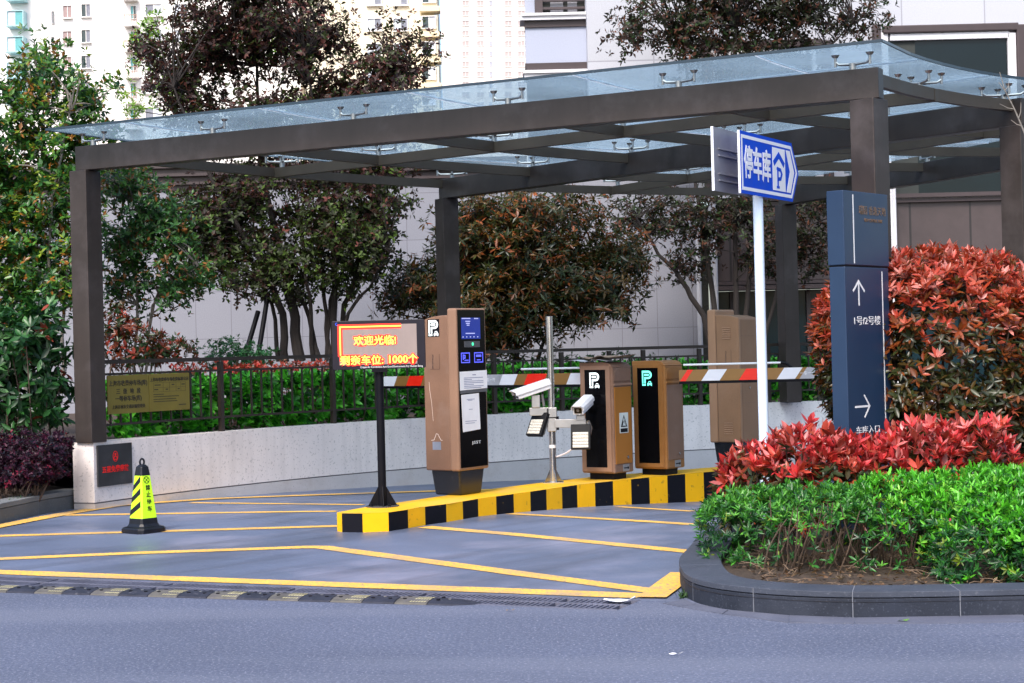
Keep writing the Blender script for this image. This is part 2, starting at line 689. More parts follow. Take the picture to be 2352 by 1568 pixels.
orange = M('orange_metal', (.34, .130, .014), .45, var=.08, scale=3, spec=.35, speck=(160, .58, (.25, .09, .010), .45))
glass = glassmat('canopy_glass')
sealant, n_, p_ = nodes('sealant')
t_ = n_.nodes.new('ShaderNodeBsdfTranslucent')
t_.inputs[0].default_value = (.86, .90, .94, 1)
n_.links.new(t_.outputs[0], n_.nodes['Material Output'].inputs[0])

# ------------------------------------------------------------------ ground, road, driveway
def structure(o):
    o['kind'] = 'structure'
    return o


mb = MB()
mb.add([(-700, -60, -.9), (700, -60, -.9), (700, 1200, -.9), (-700, 1200, -.9)], [(0, 1, 2, 3)])
structure(mb.build('ground', soil, fix=False))

dA, dB = at(0, 1322.5), at(1522, 1380.5)            # rear edge of the drain
dU = Vector((dB.x - dA.x, dB.y - dA.y, 0)).normalized()
dN = Vector((dU.y, -dU.x, 0))                       # towards the camera
DW = .43                                            # drain width
rear0, rear1 = dA - dU * 10, dB + dU * 30
fr0, fr1 = rear0 + dN * DW, rear1 + dN * DW
mb = MB()
dB = dB - dU * .15
fB = dB + dN * DW
mb.add([fr0, fB, dB, rear1, (60, -30, 0), (-60, -30, 0), (-60, fr0.y, 0)], [(0, 6, 5, 4, 3, 2, 1)])
structure(mb.build('road', asphalt, fix=False))

bm = bmesh.new()
bmesh.ops.create_grid(bm, x_segments=100, y_segments=100, size=1)
for v in bm.verts:
    v.co.x = -1 + v.co.x * 14
    v.co.y = 20 + v.co.y * 13
    v.co.z = gz(v.co.x, v.co.y)
bmesh.ops.bisect_plane(bm, geom=bm.verts[:] + bm.edges[:] + bm.faces[:], plane_co=dA, plane_no=dN, clear_outer=True)
me = bpy.data.meshes.new('driveway')
bm.to_mesh(me)
bm.free()
me.materials.append(screed)
me.polygons.foreach_set('use_smooth', [True] * len(me.polygons))
o = bpy.data.objects.new('driveway', me)
COL.objects.link(o)
structure(o)


def ribbon(name, pts, wd, mat, dz=.004, step=.35):
    """painted line lying on the driveway"""
    P = [Vector((p.x, p.y)) for p in pts]
    Q = [P[0]]
    for a, b in zip(P, P[1:]):
        n = max(1, int((b - a).length / step))
        Q += [a.lerp(b, (i + 1) / n) for i in range(n)]
    vs, fs = [], []
    for i, q in enumerate(Q):
        d1 = (Q[i] - Q[i - 1]).normalized() if i else (Q[1] - Q[0]).normalized()
        d2 = (Q[i + 1] - Q[i]).normalized() if i < len(Q) - 1 else d1
        t = (d1 + d2).normalized()
        n = Vector((-t.y, t.x)) / max(.6, t.dot(d1))
        h = wd / 2 * RNG.uniform(.95, 1.05)
        for s in (1, -1):
            e = q + n * h * s
            vs.append((e.x, e.y, gz(e.x, e.y) + dz))
    for i in range(len(Q) - 1):
        fs.append((2 * i, 2 * i + 2, 2 * i + 3, 2 * i + 1))
    m = MB()
    m.add(vs, fs)
    o = m.build(name, mat, fix=False)
    return structure(o)


def line(*px, wd=.17, dz=.004):
    return ribbon('yellow_line', [ground(x, y) for x, y in px], wd, yline, dz)


# the line just behind the drain, the chevron and the hatch lines
ribbon('yellow_line', [dA - dU * 2.5 - dN * .17, dB - dN * .17 - dU * .05], .22, yline, .0045)
line((-230, 1295), (0, 1284), (300, 1271), (698, 1257), (740, 1257), (1181, 1316), (1522, 1361), wd=.18)
line((-230, 1240), (0, 1231), (774, 1208.5), wd=.165)
line((975, 1210.5), (1181, 1227.5), (1592, 1268), wd=.165)
line((151, 1183.5), (774, 1174.5), wd=.14)
line((1170, 1180), (1592, 1204.5), wd=.14)
line((437, 1155), (835, 1159.5), wd=.15)
line((1421, 1164), (1592, 1174.5), wd=.15)
line((-150, 1240), (0, 1209), (141, 1182), (266, 1162), (502, 1145.5), (800, 1135), (1005, 1128.5), (1200, 1123), wd=.2, dz=.008)
line((1498, 1375), (1570, 1318), wd=.19, dz=.012)

# ------------------------------------------------------------------ drain and speed bump
drain_len = (dB - dA).length + 2.4
t = thing('drain_grate', dA - dU * 2.4, math.atan2(dU.y, dU.x), 'dark slotted steel drain grate running across the driveway entrance', 'drain')
rust = M('grate_steel', (.13, .135, .185), .6, metal=.2, var=.3, scale=6, spec=.3)
mb = MB()
mb.box((0, -DW, -.16), (drain_len, 0, -.14))
mb.box((0, -DW, -.14), (drain_len, -DW + .012, -.03)).box((0, -.012, -.14), (drain_len, 0, -.03))
mb.build('channel', black, t)
mb = MB()
for y0 in (-DW, -DW * .5 - .02, -.035):
    mb.box((0, y0, -.03), (drain_len, y0 + .035, .003))
mb.build('frame', rust, t)
mb = MB()
n = int(drain_len / .036)
for i in range(n):
    if i % 28 == 27:
        continue
    x = i * .036
    for (ya, yb) in ((-DW + .035, -DW * .5 - .02), (-DW * .5 + .015, -.035)):
        mb.box((x, ya, -.025), (x + .0165, yb, .001))
mb.build('grate_bars', rust, t)

rub = M('black_rubber', (.026, .029, .045), .6, spec=.25, var=.3, scale=10, bump=.3, bscale=40, speck=(30, .64, (.10, .10, .12), .6))
ryel = M('rubber_yellow', (.10, .095, .088), .6, var=.35, scale=10, bump=.3, bscale=40, spec=.25, speck=(16, .52, (.10, .095, .10), .9))
ryel2 = M('rubber_yellow_rib', (.60, .55, .30), .5, var=.15, scale=20)
b0, b1 = at(0, 1361), at(1084, 1393)
bU = Vector((b1.x - b0.x, b1.y - b0.y, 0)).normalized()
BW, BH = .25, .027
bN = Vector((-bU.y, bU.x, 0))
blen = (b1 - b0).length
ty = (at(758, 1383) - b0).dot(bU)
per = .452
t = thing('speed_bump', b0, math.atan2(bU.y, bU.x), 'black and faded yellow rubber speed bump lying along the drain', 'speed bump')
prof = [(0, 0), (.008, .010), (.055, .023), (.095, BH), (.155, BH), (.195, .023), (.242, .010), (BW, 0)]


def bump_piece(x0, x1, taper=False):
    mb = MB()
    n = len(prof)
    g = .003
    a = [(x0 + g, y, z + .001) for y, z in prof]
    if taper:
        mid = [(x0 + (x1 - x0) * .55, BW / 2 + (y - BW / 2) * .9, z * .7 + .001) for y, z in prof]
        b = [(x1, BW / 2 + (y - BW / 2) * .35, z * .12 + .001) for y, z in prof]
        rows = [a, mid, b]
    else:
        rows = [a, [(x1 - g, y, z + .001) for y, z in prof]]
    vs = sum(rows, [])
    fs = [tuple(range(n))[::-1], tuple(range(len(vs) - n, len(vs)))]
    for r in range(len(rows) - 1):
        for i in range(n):
            j = (i + 1) % n
            fs.append((r * n + i, r * n + j, (r + 1) * n + j, (r + 1) * n + i))
    mb.add(vs, fs)
    return mb


k = -int((ty + 1.6) / per)
while True:
    x0 = ty + k * per
    if x0 > blen - .35:
        break
    # yellow piece, then black piece
    mb = bump_piece(x0, x0 + per / 2)
    for q in range(6):          # raised chevron ribs
        xx = x0 + .10 + q * .019
        mb.add([(xx, .02, .0165), (xx + .007, .02, .0165), (xx + .03, .092, BH + .002), (xx + .021, .092, BH + .002)], [(0, 1, 2, 3)], 1)
        mb.add([(xx + .021, .096, BH + .003), (xx + .028, .096, BH + .003), (xx + .028, .153, BH + .003), (xx + .021, .153, BH + .003)], [(0, 1, 2, 3)], 1)
    for y in (.075, .165):
        mb.cyl((x0 + .045, y, .02), (x0 + .045, y, BH + .003), .013, sides=8, m=2)
    mb.build('yellow_segment', [ryel, ryel2, black], t)
    last = x0 + per > blen - .35
    x1 = x0 + per / 2
    mb = bump_piece(x1, blen if last else x0 + per, taper=last)
    for xx in ([x1 + .05] if last else [x1 + .05, x1 + .17]):
        for y in (.075, .165):
            mb.cyl((xx, y, .02), (xx, y, BH + .003 if not last else .03), .013, sides=8, m=1)
        mb.cyl((xx + .06, .125, .02), (xx + .06, .125, BH + .004 if not last else .028), .011, sides=8, m=2)
    mb.build('end_cap' if last else 'black_segment', [rub, black, steelr], t)
    k += 1
    if last:
        break

# ------------------------------------------------------------------ low wall round the ramp
WC = Vector((7.545, 12.73))
WR = 13.315


def wp(ang, r=0.0, z=0.0):
    a = rad(ang)
    return Vector((WC.x + (WR + r) * math.cos(a), WC.y + (WR + r) * math.sin(a), z))


WA0 = math.degrees(math.atan2(18.4147 - WC.y, -4.556 - WC.x))
WT = .717
angs = [WA0 - i * 1.5 for i in range(48)]


def wall_sweep(mb, r0, r1, z0, z1, angs, m=0):
    """z0 None: down to just below the ramp"""
    n = len(angs)
    vs = []
    for a in angs:
        for r, top in ((r0, 0), (r1, 0), (r1, 1), (r0, 1)):
            p = wp(a, r)
            zz = z1 if top else (gz(p.x, p.y) - .15 if z0 is None else z0)
            vs.append((p.x, p.y, zz))
    fs = [(0, 1, 2, 3), tuple(range(4 * n - 4, 4 * n))[::-1]]
    for i in range(n - 1):
        for k in range(4):
            q = (k + 1) % 4
            fs.append((4 * i + k, 4 * i + 4 + k, 4 * i + 4 + q, 4 * i + q))
    mb.add(vs, fs, m)


lw = thing('retaining_wall', wp(WA0), 0, 'low curved pale granite wall with a brown railing on top beside the ramp', 'wall')


def local(o, t):
    """move a world-space mesh under a thing"""
    o.parent = t
    o.matrix_parent_inverse = (Matrix.Translation(t.location) @ t.rotation_euler.to_matrix().to_4x4()).inverted()
    return o


mb = MB()
wall_sweep(mb, 0, .28, .075, WT, angs)
local(mb.build('wall_stone', granitew, smooth=True), lw)
mb = MB()
wall_sweep(mb, .012, .27, .06, .075, angs)
local(mb.build('groove', grout, smooth=True), lw)
mb = MB()
wall_sweep(mb, 0, .28, None, .06, angs)
local(mb.build('plinth', M('plinth_granite', (.52, .49, .49), .75, var=.08, scale=2.5, bump=.15, bscale=120, speck=(55, .64, (.26, .25, .25), .6), wear=(2, .5, (.40, .34, .31), .6)), smooth=True), lw)

# black plaque set on the wall, brass plaques on the railing
PA = (207.5, 1020.5)


def wall_ang(x, y, z):
    p = at(x, y, z)
    return math.degrees(math.atan2(p.y - WC.y, p.x - WC.x))


a0, a1 = WA0 - .18, None
# angle whose picture x is 300
lo, hi = WA0 - 8, WA0


def px(P):
    v = np.array(P) - CAMP
    return 1176 + FPX * (v @ _R) / (v @ _F), 784 - FPX * (v @ _U) / (v @ _F)


def ang_at_x(x, z, r=0.0):
    lo, hi = 60.0, WA0 + 3
    for _ in range(40):
        m = (lo + hi) / 2
        if px(wp(m, r, z))[0] < x:
            hi = m
        else:
            lo = m
    return (lo + hi) / 2


a1 = ang_at_x(300, .4)
p0, p1 = wp(a0, -.004, 0), wp(a1, -.004, 0)
d = (p1 - p0)
pw = d.length
t = thing('wall_plaque', Vector((p0.x, p0.y, .24)), math.atan2(d.y, d.x), 'dark grey plaque with a red emblem and red characters on the low wall', 'plaque')
PH = .445
mb = MB().box((0, -.022, 0), (pw, 0, PH))
mb.build('plate', M('plaque_dark', (.030, .031, .035), .5, var=.3, scale=3, spec=.3, wear=(4, .5, (.06, .06, .065), .7)), t, bevel=.003)
redp = M('red_enamel', (.72, .006, .006), .45, var=.1)
text('五星免费停放', pw * .135, redp, t, (pw * .5, -.0235, PH * .40), bold=.0022, fit=(pw * .78, None))
mb = MB()
mp = S_(-.0225)
cx_, cz_ = pw * .5, PH * .70
mb.stroke([(cx_ + .048 * math.cos(a) * .82, cz_ + .055 * math.sin(a)) for a in [2 * PI * i / 24 for i in range(24)]], .007, 0, .002, mp, closed=True)
mb.stroke([(cx_ - .03, cz_ - .036), (cx_ - .022, cz_ - .008), (cx_, cz_ + .003), (cx_ + .022, cz_ - .008), (cx_ + .03, cz_ - .036)], .012, 0, .0022, mp)
mb.stroke([(cx_ - .022, cz_ - .034), (cx_ + .022, cz_ - .034)], .012, 0, .0026, mp)
mb.prism([(cx_ + .017 * math.cos(2 * PI * i / 12), cz_ + .022 + .014 * math.sin(2 * PI * i / 12)) for i in range(12)], 0, .0024, mp)
mb.build('emblem', redp, t)

# ------------------------------------------------------------------ railing
def rail_sweep(mb, angs, z0, z1, wd, r=.14):
    wall_sweep(mb, r - wd / 2, r + wd / 2, z0, z1, angs)


P1a, P3a, P5a = ang_at_x(204, 1.6, .14), ang_at_x(1027, 1.6, .14), ang_at_x(1800, 1.6, .14)
fence = thing('metal_railing', wp(WA0, .14, WT), 0, 'dark brown metal railing with thin balusters along the low granite wall', 'railing')
fa = [P1a - i * (P1a - 92) / 60 for i in range(61)]
for z0, z1, wd in ((1.555, 1.60, .06), (1.43, 1.455, .04), (.875, .90, .04)):
    mb = MB()
    rail_sweep(mb, fa, z0, z1, wd)
    local(mb.build('rail', fencem, smooth=True), fence)
pxs = [507, 764, 985, 1135, 1290, 1400, 1478, 1607, 1700, 1765, 1835, 1880]
pa = [ang_at_x(x, 1.2, .14) for x in pxs]
for a in pa:
    p = wp(a, .14)
    mb = MB().cbox((0, 0, 0), (.055, .055, 1), xf=Matrix.Translation((p.x, p.y, (WT + 1.55) / 2)) @ Matrix.Rotation(rad(a), 4, 'Z') @ Matrix.Diagonal((1, 1, 1.55 - WT, 1)))
    local(mb.build('post', fencem), fence)
edges = [P1a] + pa
step = math.degrees(.172 / WR)
for e0, e1 in zip(edges, edges[1:]):
    mb = MB()
    n = max(1, int(round((e0 - e1) / step)))
    for i in range(1, n):
        a = e0 + (e1 - e0) * i / n
        p = wp(a, .14)
        mb.cbox((0, 0, 0), (.016, .022, 1), xf=Matrix.Translation((p.x, p.y, (.9 + 1.43) / 2)) @ Matrix.Rotation(rad(a), 4, 'Z') @ Matrix.Diagonal((1, 1, .53, 1)))
    if n > 1:
        local(mb.build('baluster_panel', fencem), fence)

brass = M('brass_plate', (.24, .19, .040), .38, metal=.55, var=.1, scale=4, wear=(3, .55, (.22, .17, .05), .6))
ink = M('engraved_ink', (.03, .024, .012), .6)


def brass_plaque(x0, x1, label, left):
    aa, ab = ang_at_x(x0, 1.15, .10), ang_at_x(x1, 1.15, .10)
    p0, p1 = wp(aa, .10), wp(ab, .10)
    d = p1 - p0
    wdt = d.length
    t = thing('brass_plaque', Vector((p0.x, p0.y, 1.003)), math.atan2(d.y, d.x), label, 'plaque', 'brass plaques on the railing')
    h = .425
    MB().box((0, -.012, 0), (wdt, 0, h)).build('plate', brass, t, bevel=.003)
    y = -.0135
    if left:
        text('上海市收费停车场(库)', .066, ink, t, (wdt * .5, y, h * .78), bold=.0012)
        text('三  级  地  段', .066, ink, t, (wdt * .5, y, h * .57), bold=.0012, spacing=1.1)
        text('一等停车场(库)', .066, ink, t, (wdt * .5, y, h * .38), bold=.0012)
        text('上海市城市交通运输管理处', .046, ink, t, (wdt * .5, y, h * .17), bold=.0006)
    else:
        text('上海市收费停车场收费标准公示', .046, ink, t, (wdt * .5, y, h * .84), bold=.001)
        mb = MB()
        mp = S_(-.012)
        for v in (.52, .63, .76):
            mb.stroke([(wdt * .10, h * v), (wdt * .9, h * v)], .0025, 0, .0015, mp)
        for u in (.10, .34, .5, .66, .78, .9):
            mb.stroke([(wdt * u, h * .52), (wdt * u, h * .76)], .0025, 0, .0012, mp)
        for u, v, q in ((.12, .58, .1), (.4, .58, .06), (.55, .7, .07), (.7, .58, .05), (.8, .7, .08), (.13, .70, .15)):
            mb.stroke([(wdt * u, h * v), (wdt * (u + q), h * v)], .012, 0, .001, mp)
        for v, q in ((.45, .35), (.39, .8), (.32, .72), (.26, .74)):
            for s in range(int(q * 34)):
                u = .10 + s * .0235
                mb.stroke([(wdt * u, h * v), (wdt * (u + .016), h * v)], .011, 0, .001, mp)
        mb.stroke([(wdt * .72, h * .15), (wdt * .9, h * .15)], .010, 0, .001, mp)
        mb.build('notice_table', ink, t)


brass_plaque(245.5, 340.5, 'brass plaque with four lines of characters, next to the steel post', True)
brass_plaque(341.5, 434, 'brass plaque with a small engraved table, on the railing', False)

# ------------------------------------------------------------------ beds and kerbs
mb = MB()
ring = [WA0 - i * 2 for i in range(38)]
vs = [wp(a, .2, .68) for a in ring] + [wp(a, 30, .68) for a in ring]
n = len(ring)
mb.add(vs, [(i, i + 1, n + i + 1, n + i) for i in range(n - 1)])
pe, po = wp(WA0, .2, .68), wp(WA0, 30, .68)
structure(mb.build('planting_bed', soil, fix=False))

kp = [Vector((-19, 9.5, 0)), Vector((-13, 12.2, 0)), Vector((-9, 14.2, 0))] + [at(x, y, 0) for x, y in ((-260, 1262), (-120, 1231), (0, 1203), (100, 1180), (196, 1164))]
ko = [Vector((p.x, p.y)) for p in kp]


def kerb_run(t, path, h, wd, cap, side=1, names=('kerb_stone', 'kerb_cap'), mats=None, joint=True, seglen=1.0, shift=0.0):
    """stones with a slightly proud cap, laid along a path (outer edge), inner side = left * side"""
    ms, mc = mats or (kerbst, kerbtop)
    L_ = [0]
    for a, b in zip(path, path[1:]):
        L_.append(L_[-1] + (b - a).length)
    tot = L_[-1]

    def pos(s):
        for i in range(len(path) - 1):
            if s <= L_[i + 1] + 1e-6:
                f = (s - L_[i]) / max(1e-6, L_[i + 1] - L_[i])
                return path[i].lerp(path[i + 1], f)
        return path[-1]

    def nor(s):
        d = (pos(min(tot, s + .16)) - pos(max(0, s - .16))).normalized()
        return Vector((-d.y, d.x)) * side

    ns = max(1, int(round(tot / seglen)))
    cut = [min(tot, max(0, tot * i / ns + (shift if 0 < i < ns else 0))) for i in range(ns + 1)]
    for i in range(ns):
        s0, s1 = cut[i] + .003, cut[i + 1] - .003
        sub = [s0 + (s1 - s0) * j / 5 for j in range(6)]
        for nm, o0, o1, z0, z1, mt in ((names[0], .003, wd - .01, -.05, h - cap - .005, ms), (names[1], 0, wd, h - cap, h, mc)):
            mb = MB()
            vs = []
            for s in sub:
                p, q = pos(s), nor(s)
                for o_, z in ((o0, z0), (o1, z0), (o1, z1), (o0, z1)):
                    e = p + q * o_
                    vs.append((e.x, e.y, z))
            fs = [(0, 1, 2, 3), (20, 23, 22, 21)] + [(4 * j + k_, 4 * j + 4 + k_, 4 * j + 4 + (k_ + 1) % 4, 4 * j + (k_ + 1) % 4) for j in range(5) for k_ in range(4)]
            mb.add(vs, fs)
            local(mb.build(nm, mt, bevel=.004), t)
    if joint:
        mb = MB()
        for i in range(1, ns):
            s = cut[i]
            p, q = pos(s), nor(s)
            a, b = p + q * .004, p + q * (wd - .004)
            mb.beam(a, b, .006, -.02, h - .002)
        local(mb.build('mortar_joint', jointw), t)


lk = thing('planter_kerb', kp[0], 0, 'grey stone kerb of the planting bed left of the low wall', 'kerb')
kg = M('kerb_grey', (.105, .115, .125), .7, var=.15, scale=5, bump=.15, bscale=90, spec=.3, speck=(60, .6, (.2, .2, .21), .5))
kerb_run(lk, ko, .2, .26, .05, side=1, seglen=.9, mats=(kg, M('kerb_grey_cap', (.16, .17, .18), .7, var=.15, scale=5, bump=.15, bscale=90, spec=.3, speck=(60, .6, (.25, .25, .26), .5))))
mb = MB()
ip = [Vector((p.x, p.y, .15)) for p in kp]
far = [Vector((p.x * 1.6 - 3.2, 30, .17)) for p in kp]
n = len(ip)
mb.add(ip + far, [(i, i + 1, n + i + 1, n + i) for i in range(n - 1)])
a = wp(WA0, 0.02, .16)
b = Vector((-12, 30, .17))
mb.add([ip[-1], a, b, far[-1]], [(0, 1, 2, 3)])
structure(mb.build('planting_soil', soil, fix=False))

# planter on the right: front run, nose, then the arc beside the lane
fp = [(2760, 1404), (2560, 1409), (2352, 1413), (2205, 1416), (1964, 1420), (1813, 1414.5), (1673, 1402), (1600, 1389)]
front = [Vector(at(x, y, 0)[:2]) for x, y in fp]
KR = 8.50
arcp = [Vector((CX + KR * math.cos(rad(a)), CY + KR * math.sin(rad(a)))) for a in (172, 168, 163, 158, 152, 146, 140, 134, 128, 120, 110)]
nose = [Vector(at(x, y, 0)[:2]) for x, y in ((1573, 1374), (1562, 1350), (1559, 1330))]
path = front + nose + arcp
# smooth the corner
fine = [path[0]]
for a_, b_ in zip(path, path[1:]):
    m_ = max(1, int((b_ - a_).length / .08))
    fine += [a_.lerp(b_, (i + 1) / m_) for i in range(m_)]
path = fine
for _ in range(10):
    q = [path[0]]
    for i in range(1, len(path) - 1):
        q.append(path[i] * .6 + (path[i - 1] + path[i + 1]) * .2)
    q.append(path[-1])
    path = q
rk = thing('planter_kerb', (path[0].x, path[0].y, 0), 0, 'dark stone kerb curving round the red and green hedge planter on the right', 'kerb')
kerb_run(rk, path, .15, .28, .035, side=-1, seglen=.615, shift=.15)
KPATH = path
# flush stone gutter slabs along the kerb foot
gut = M('gutter_stone', (.095, .105, .150), .75, var=.12, scale=4, bump=.15, bscale=90, speck=(120, .6, (.22, .22, .25), .4))
gs = thing('kerb_gutter', (path[0].x, path[0].y, 0), 0, 'flush grey stone slabs along the foot of the right planter kerb', 'gutter')
gp_ = front + nose[:1]
ex = [Vector(at(x, y, 0)[:2]) for x, y in ((2760, 1420), (2560, 1425), (2352, 1429), (2205, 1432), (1964, 1433), (1813, 1431), (1660, 1411), (1560, 1394), (1522, 1386))]
gp2 = front[:-1] + [front[-1], Vector(at(1572, 1378, 0)[:2])]
for i in range(len(ex) - 1):
    a, b = gp2[i], gp2[i + 1]
    c, d = ex[i + 1], ex[i]
    e = (b - a).normalized() * .004
    mb = MB()
    q = [a + e, b - e, c - e, d + e]
    mb.add([(v.x, v.y, -.03) for v in q] + [(v.x, v.y, .005) for v in q], [(3, 2, 1, 0), (4, 5, 6, 7), (0, 1, 5, 4), (1, 2, 6, 5), (2, 3, 7, 6), (3, 0, 4, 7)])
    local(mb.build('slab', gut), gs)
mb = MB()
inner = path
vs = [(p.x, p.y, .09) for p in inner] + [(9, 11.5, .09)]
n = len(inner)
mb.add(vs, [(i, i + 1, n) for i in range(n - 1)])
mb.add([(path[-1].x, path[-1].y, .09), (9, 11.5, .09), (26, 11.5, .09), (26, 24, .09), (10, 24, .09)], [(0, 1, 2, 3, 4)])
structure(mb.build('planter_soil', soil, fix=False))

# ------------------------------------------------------------------ striped island
near = [(773.7, 1176.5), (785, 1178.5), (832.4, 1179), (892, 1176.5), (928, 1171.5), (965, 1164.7), (1032, 1156.5), (1099, 1145), (1166, 1136), (1240, 1125.6), (1330, 1112.7), (1430, 1102), (1532, 1092), (1600, 1085.5), (1700, 1078), (1800, 1072)]
IZ = .17
npts = [Vector(at(x, y, IZ)[:2]) for x, y in near]
bpts = [Vector(at(x, y, IZ)[:2]) for x, y in ((838, 1164.7), (1001, 1141), (1104, 1125.6), (1240, 1108.5), (1370, 1094), (1500, 1083.5), (1649, 1072), (1790, 1064))]
isl = thing('traffic_island', (npts[0].x, npts[0].y, 0), 0, 'long raised island with yellow and black striped sides carrying the machines', 'traffic island')
mb = MB()
pl = npts + bpts[::-1]
mb.add([(p.x, p.y, IZ) for p in pl], [tuple(range(len(pl)))])
local(mb.build('island_top', ytop), isl)


def resample(P, d):
    out = [P[0]]
    acc = 0
    for a, b in zip(P, P[1:]):
        L_ = (b - a).length
        s = d - acc
        while s <= L_:
            out.append(a.lerp(b, s / L_))
            s += d
        acc = (acc + L_) % d
    return out


def stripes(P, start):
    """side faces of the island, each coloured block its own width"""
    mb = MB()
    for i in range(len(P) - 1):
        a, b = P[i], P[i + 1]
        za, zb = gz(a.x, a.y) - .05, gz(b.x, b.y) - .05
        mb.add([(a.x, a.y, za), (b.x, b.y, zb), (b.x, b.y, IZ - .001), (a.x, a.y, IZ - .001)], [(0, 1, 2, 3)], (i + start) % 2)
    return mb


tip = [npts[0], npts[1], npts[2], npts[3]]
rest = resample(npts[3:], .285)
local(stripes(tip + rest[1:], 0).build('striped_side', [yellow, kblack]), isl)
local(stripes([npts[-1], bpts[-1]], 0).build('striped_end', [yellow, kblack]), isl)
local(stripes(resample([npts[0]] + bpts, .285) + [bpts[-1]], 1).build('striped_back', [yellow, kblack]), isl)

# ------------------------------------------------------------------ glass canopy
P1, P2, P3, P4, P5 = (Vector(p) for p in ((-4.555, 18.50), (3.07, 14.54), (-.83, 22.95), (4.93, 16.62), (4.10, 25.45)))
P6 = P5 + Vector((.40, -.917)) * 8.5
BEAMS = [(P1, P2), (P3, P4), (P5, P6)]
ZB, ZT, ZG = 3.64, 3.90, 4.05


def G(t, a, off=0.0):
    """plan point at fraction t along beam direction, bay position a (0..2)"""
    l = ((a - 1) * (a - 2) / 2, -a * (a - 2), a * (a - 1) / 2)
    p = Vector((0, 0))
    for k_, (s, e) in enumerate(BEAMS):
        p += l[k_] * s.lerp(e, t)
    if off:
        d = (P2 - P1).normalized()
        p += Vector((d.y, -d.x)) * off
    return p


cn = thing('glass_canopy', (P1.x, P1.y, WT), 0, 'brown steel canopy with a blue glass roof over the garage ramp', 'canopy')
for (a, b) in BEAMS:
    d = (b - a).normalized()
    local(MB().beam(a - d * .06, b + d * .11, .16, ZB, ZT).build('main_beam', bronze, bevel=.006), cn)
for p, zb, ang in ((P1, WT, -29), (P2, .05, -44), (P3, WT, -60), (P4, .05, -47), (P5, WT, -70)):
    xf = Matrix.Translation((p.x, p.y, 0)) @ Matrix.Rotation(rad(ang), 4, 'Z')
    mb = MB().box((-.117, -.117, zb), (.117, .117, ZB - .002), xf=xf)
    local(mb.build('post', bronze, bevel=.008), cn)
# lighter beams between the main ones
for a in (.5, 1.5):
    p, q = G(-.004, a), G(1.004, a)
    local(MB().beam(p, q, .07, ZT - .128, ZT - .012).build('rib_beam', bronzed, bevel=.003), cn)
TS = [0, .2, .4, .6, .8, 1.0]
for t_ in TS:
    for b0_, b1_, g0, g1 in ((0, .5, .08, .035), (.5, 1, .035, .08), (1, 1.5, .08, .035), (1.5, 2, .035, .08)):
        pts = [G(t_, b0_ + (b1_ - b0_) * i / 6) for i in range(7)]
        pts[0] = pts[0] + (pts[1] - pts[0]).normalized() * g0
        pts[-1] = pts[-1] + (pts[-2] - pts[-1]).normalized() * g1
        mb = MB()
        n = len(pts)
        vs = []
        for i, p in enumerate(pts):
            d = (pts[min(i + 1, n - 1)] - pts[max(0, i - 1)]).normalized()
            q = Vector((-d.y, d.x)) * .03
            for e, z in ((p - q, ZT - .118), (p + q, ZT - .118), (p + q, ZT - .01), (p - q, ZT - .01)):
                vs.append((e.x, e.y, z))
        fs = [(0, 1, 2, 3), tuple(range(4 * n - 4, 4 * n))[::-1]] + [(4 * i + k_, 4 * i + 4 + k_, 4 * i + 4 + (k_ + 1) % 4, 4 * i + (k_ + 1) % 4) for i in range(n - 1) for k_ in range(4)]
        mb.add(vs, fs)
        local(mb.build('cross_member', bronzed), cn)
# spider fittings
for t_ in TS:
    for a in (0, .5, 1, 1.5, 2):
        tt = min(.985, max(.015, t_))
        p = G(tt, a)
        e1 = (G(tt + .01, a) - G(tt, a)).normalized()
        e2 = (G(tt, a + .01) - G(tt, a)).normalized()
        mb = MB()
        P_ = lambda v, z: (v.x, v.y, z)
        mb.cyl(P_(p, ZT - .012), P_(p, ZT + .062), .03, sides=10)
        arms = [(1, 0), (-1, 0)] if a in (0, 2) else [(1, .8), (-1, .8), (1, -.8), (-1, -.8)]
        for u, v in arms:
            if (t_ == 0 and u < 0 and a == 0) or (t_ == 1 and u > 0 and a == 0):
                pass
            q = p + e1 * (u * .15) + e2 * (v * .15)
            mb.tube([P_(p, ZT + .052), P_(p.lerp(q, .8), ZT + .06), P_(q, ZT + .085)], [.016, .012, .012], 6)
            mb.cyl(P_(q, ZT + .045), P_(q, ZG - .02), .013, sides=8)
            mb.cyl(P_(q, ZG - .028), P_(q, ZG - .006), .022, .036, sides=10)
        local(mb.build('spider_fitting', steelr, smooth=True), cn)
# panes and the sealant between them
tb = [-.018, .1, .3, .5, .7, .9, 1.028]
ab = [0, .25, .75, 1.25, 1.75, 2.06]


def gpt(t_, a, first):
    return G(t_, a, .42 if first else 0)


for j in range(5):
    for i in range(6):
        g = .004
        t0, t1 = tb[i] + (g / 4 if i else 0), tb[i + 1] - (g / 4 if i < 5 else 0)
        aa = [ab[j] + (ab[j + 1] - ab[j]) * q / 4 for q in range(5)]
        lo_ = [gpt(t0, a_, j == 0 and q == 0) for q, a_ in enumerate(aa)]
        hi_ = [gpt(t1, a_, j == 0 and q == 0) for q, a_ in enumerate(aa)]
        mb = MB()
        n = 5
        vs = [(p.x, p.y, ZG) for p in lo_ + hi_] + [(p.x, p.y, ZG + .012) for p in lo_ + hi_]
        fs = []
        for q in range(4):
            fs += [(q, q + 1, 6 + q, 5 + q), (10 + q, 15 + q, 16 + q, 11 + q), (q, 10 + q, 11 + q, q + 1), (5 + q, 6 + q, 16 + q, 15 + q)]
        fs += [(0, 5, 15, 10), (4, 14, 19, 9)]
        mb.add(vs, fs)
        local(mb.build('glass_panel', glass), cn)
mb = MB()
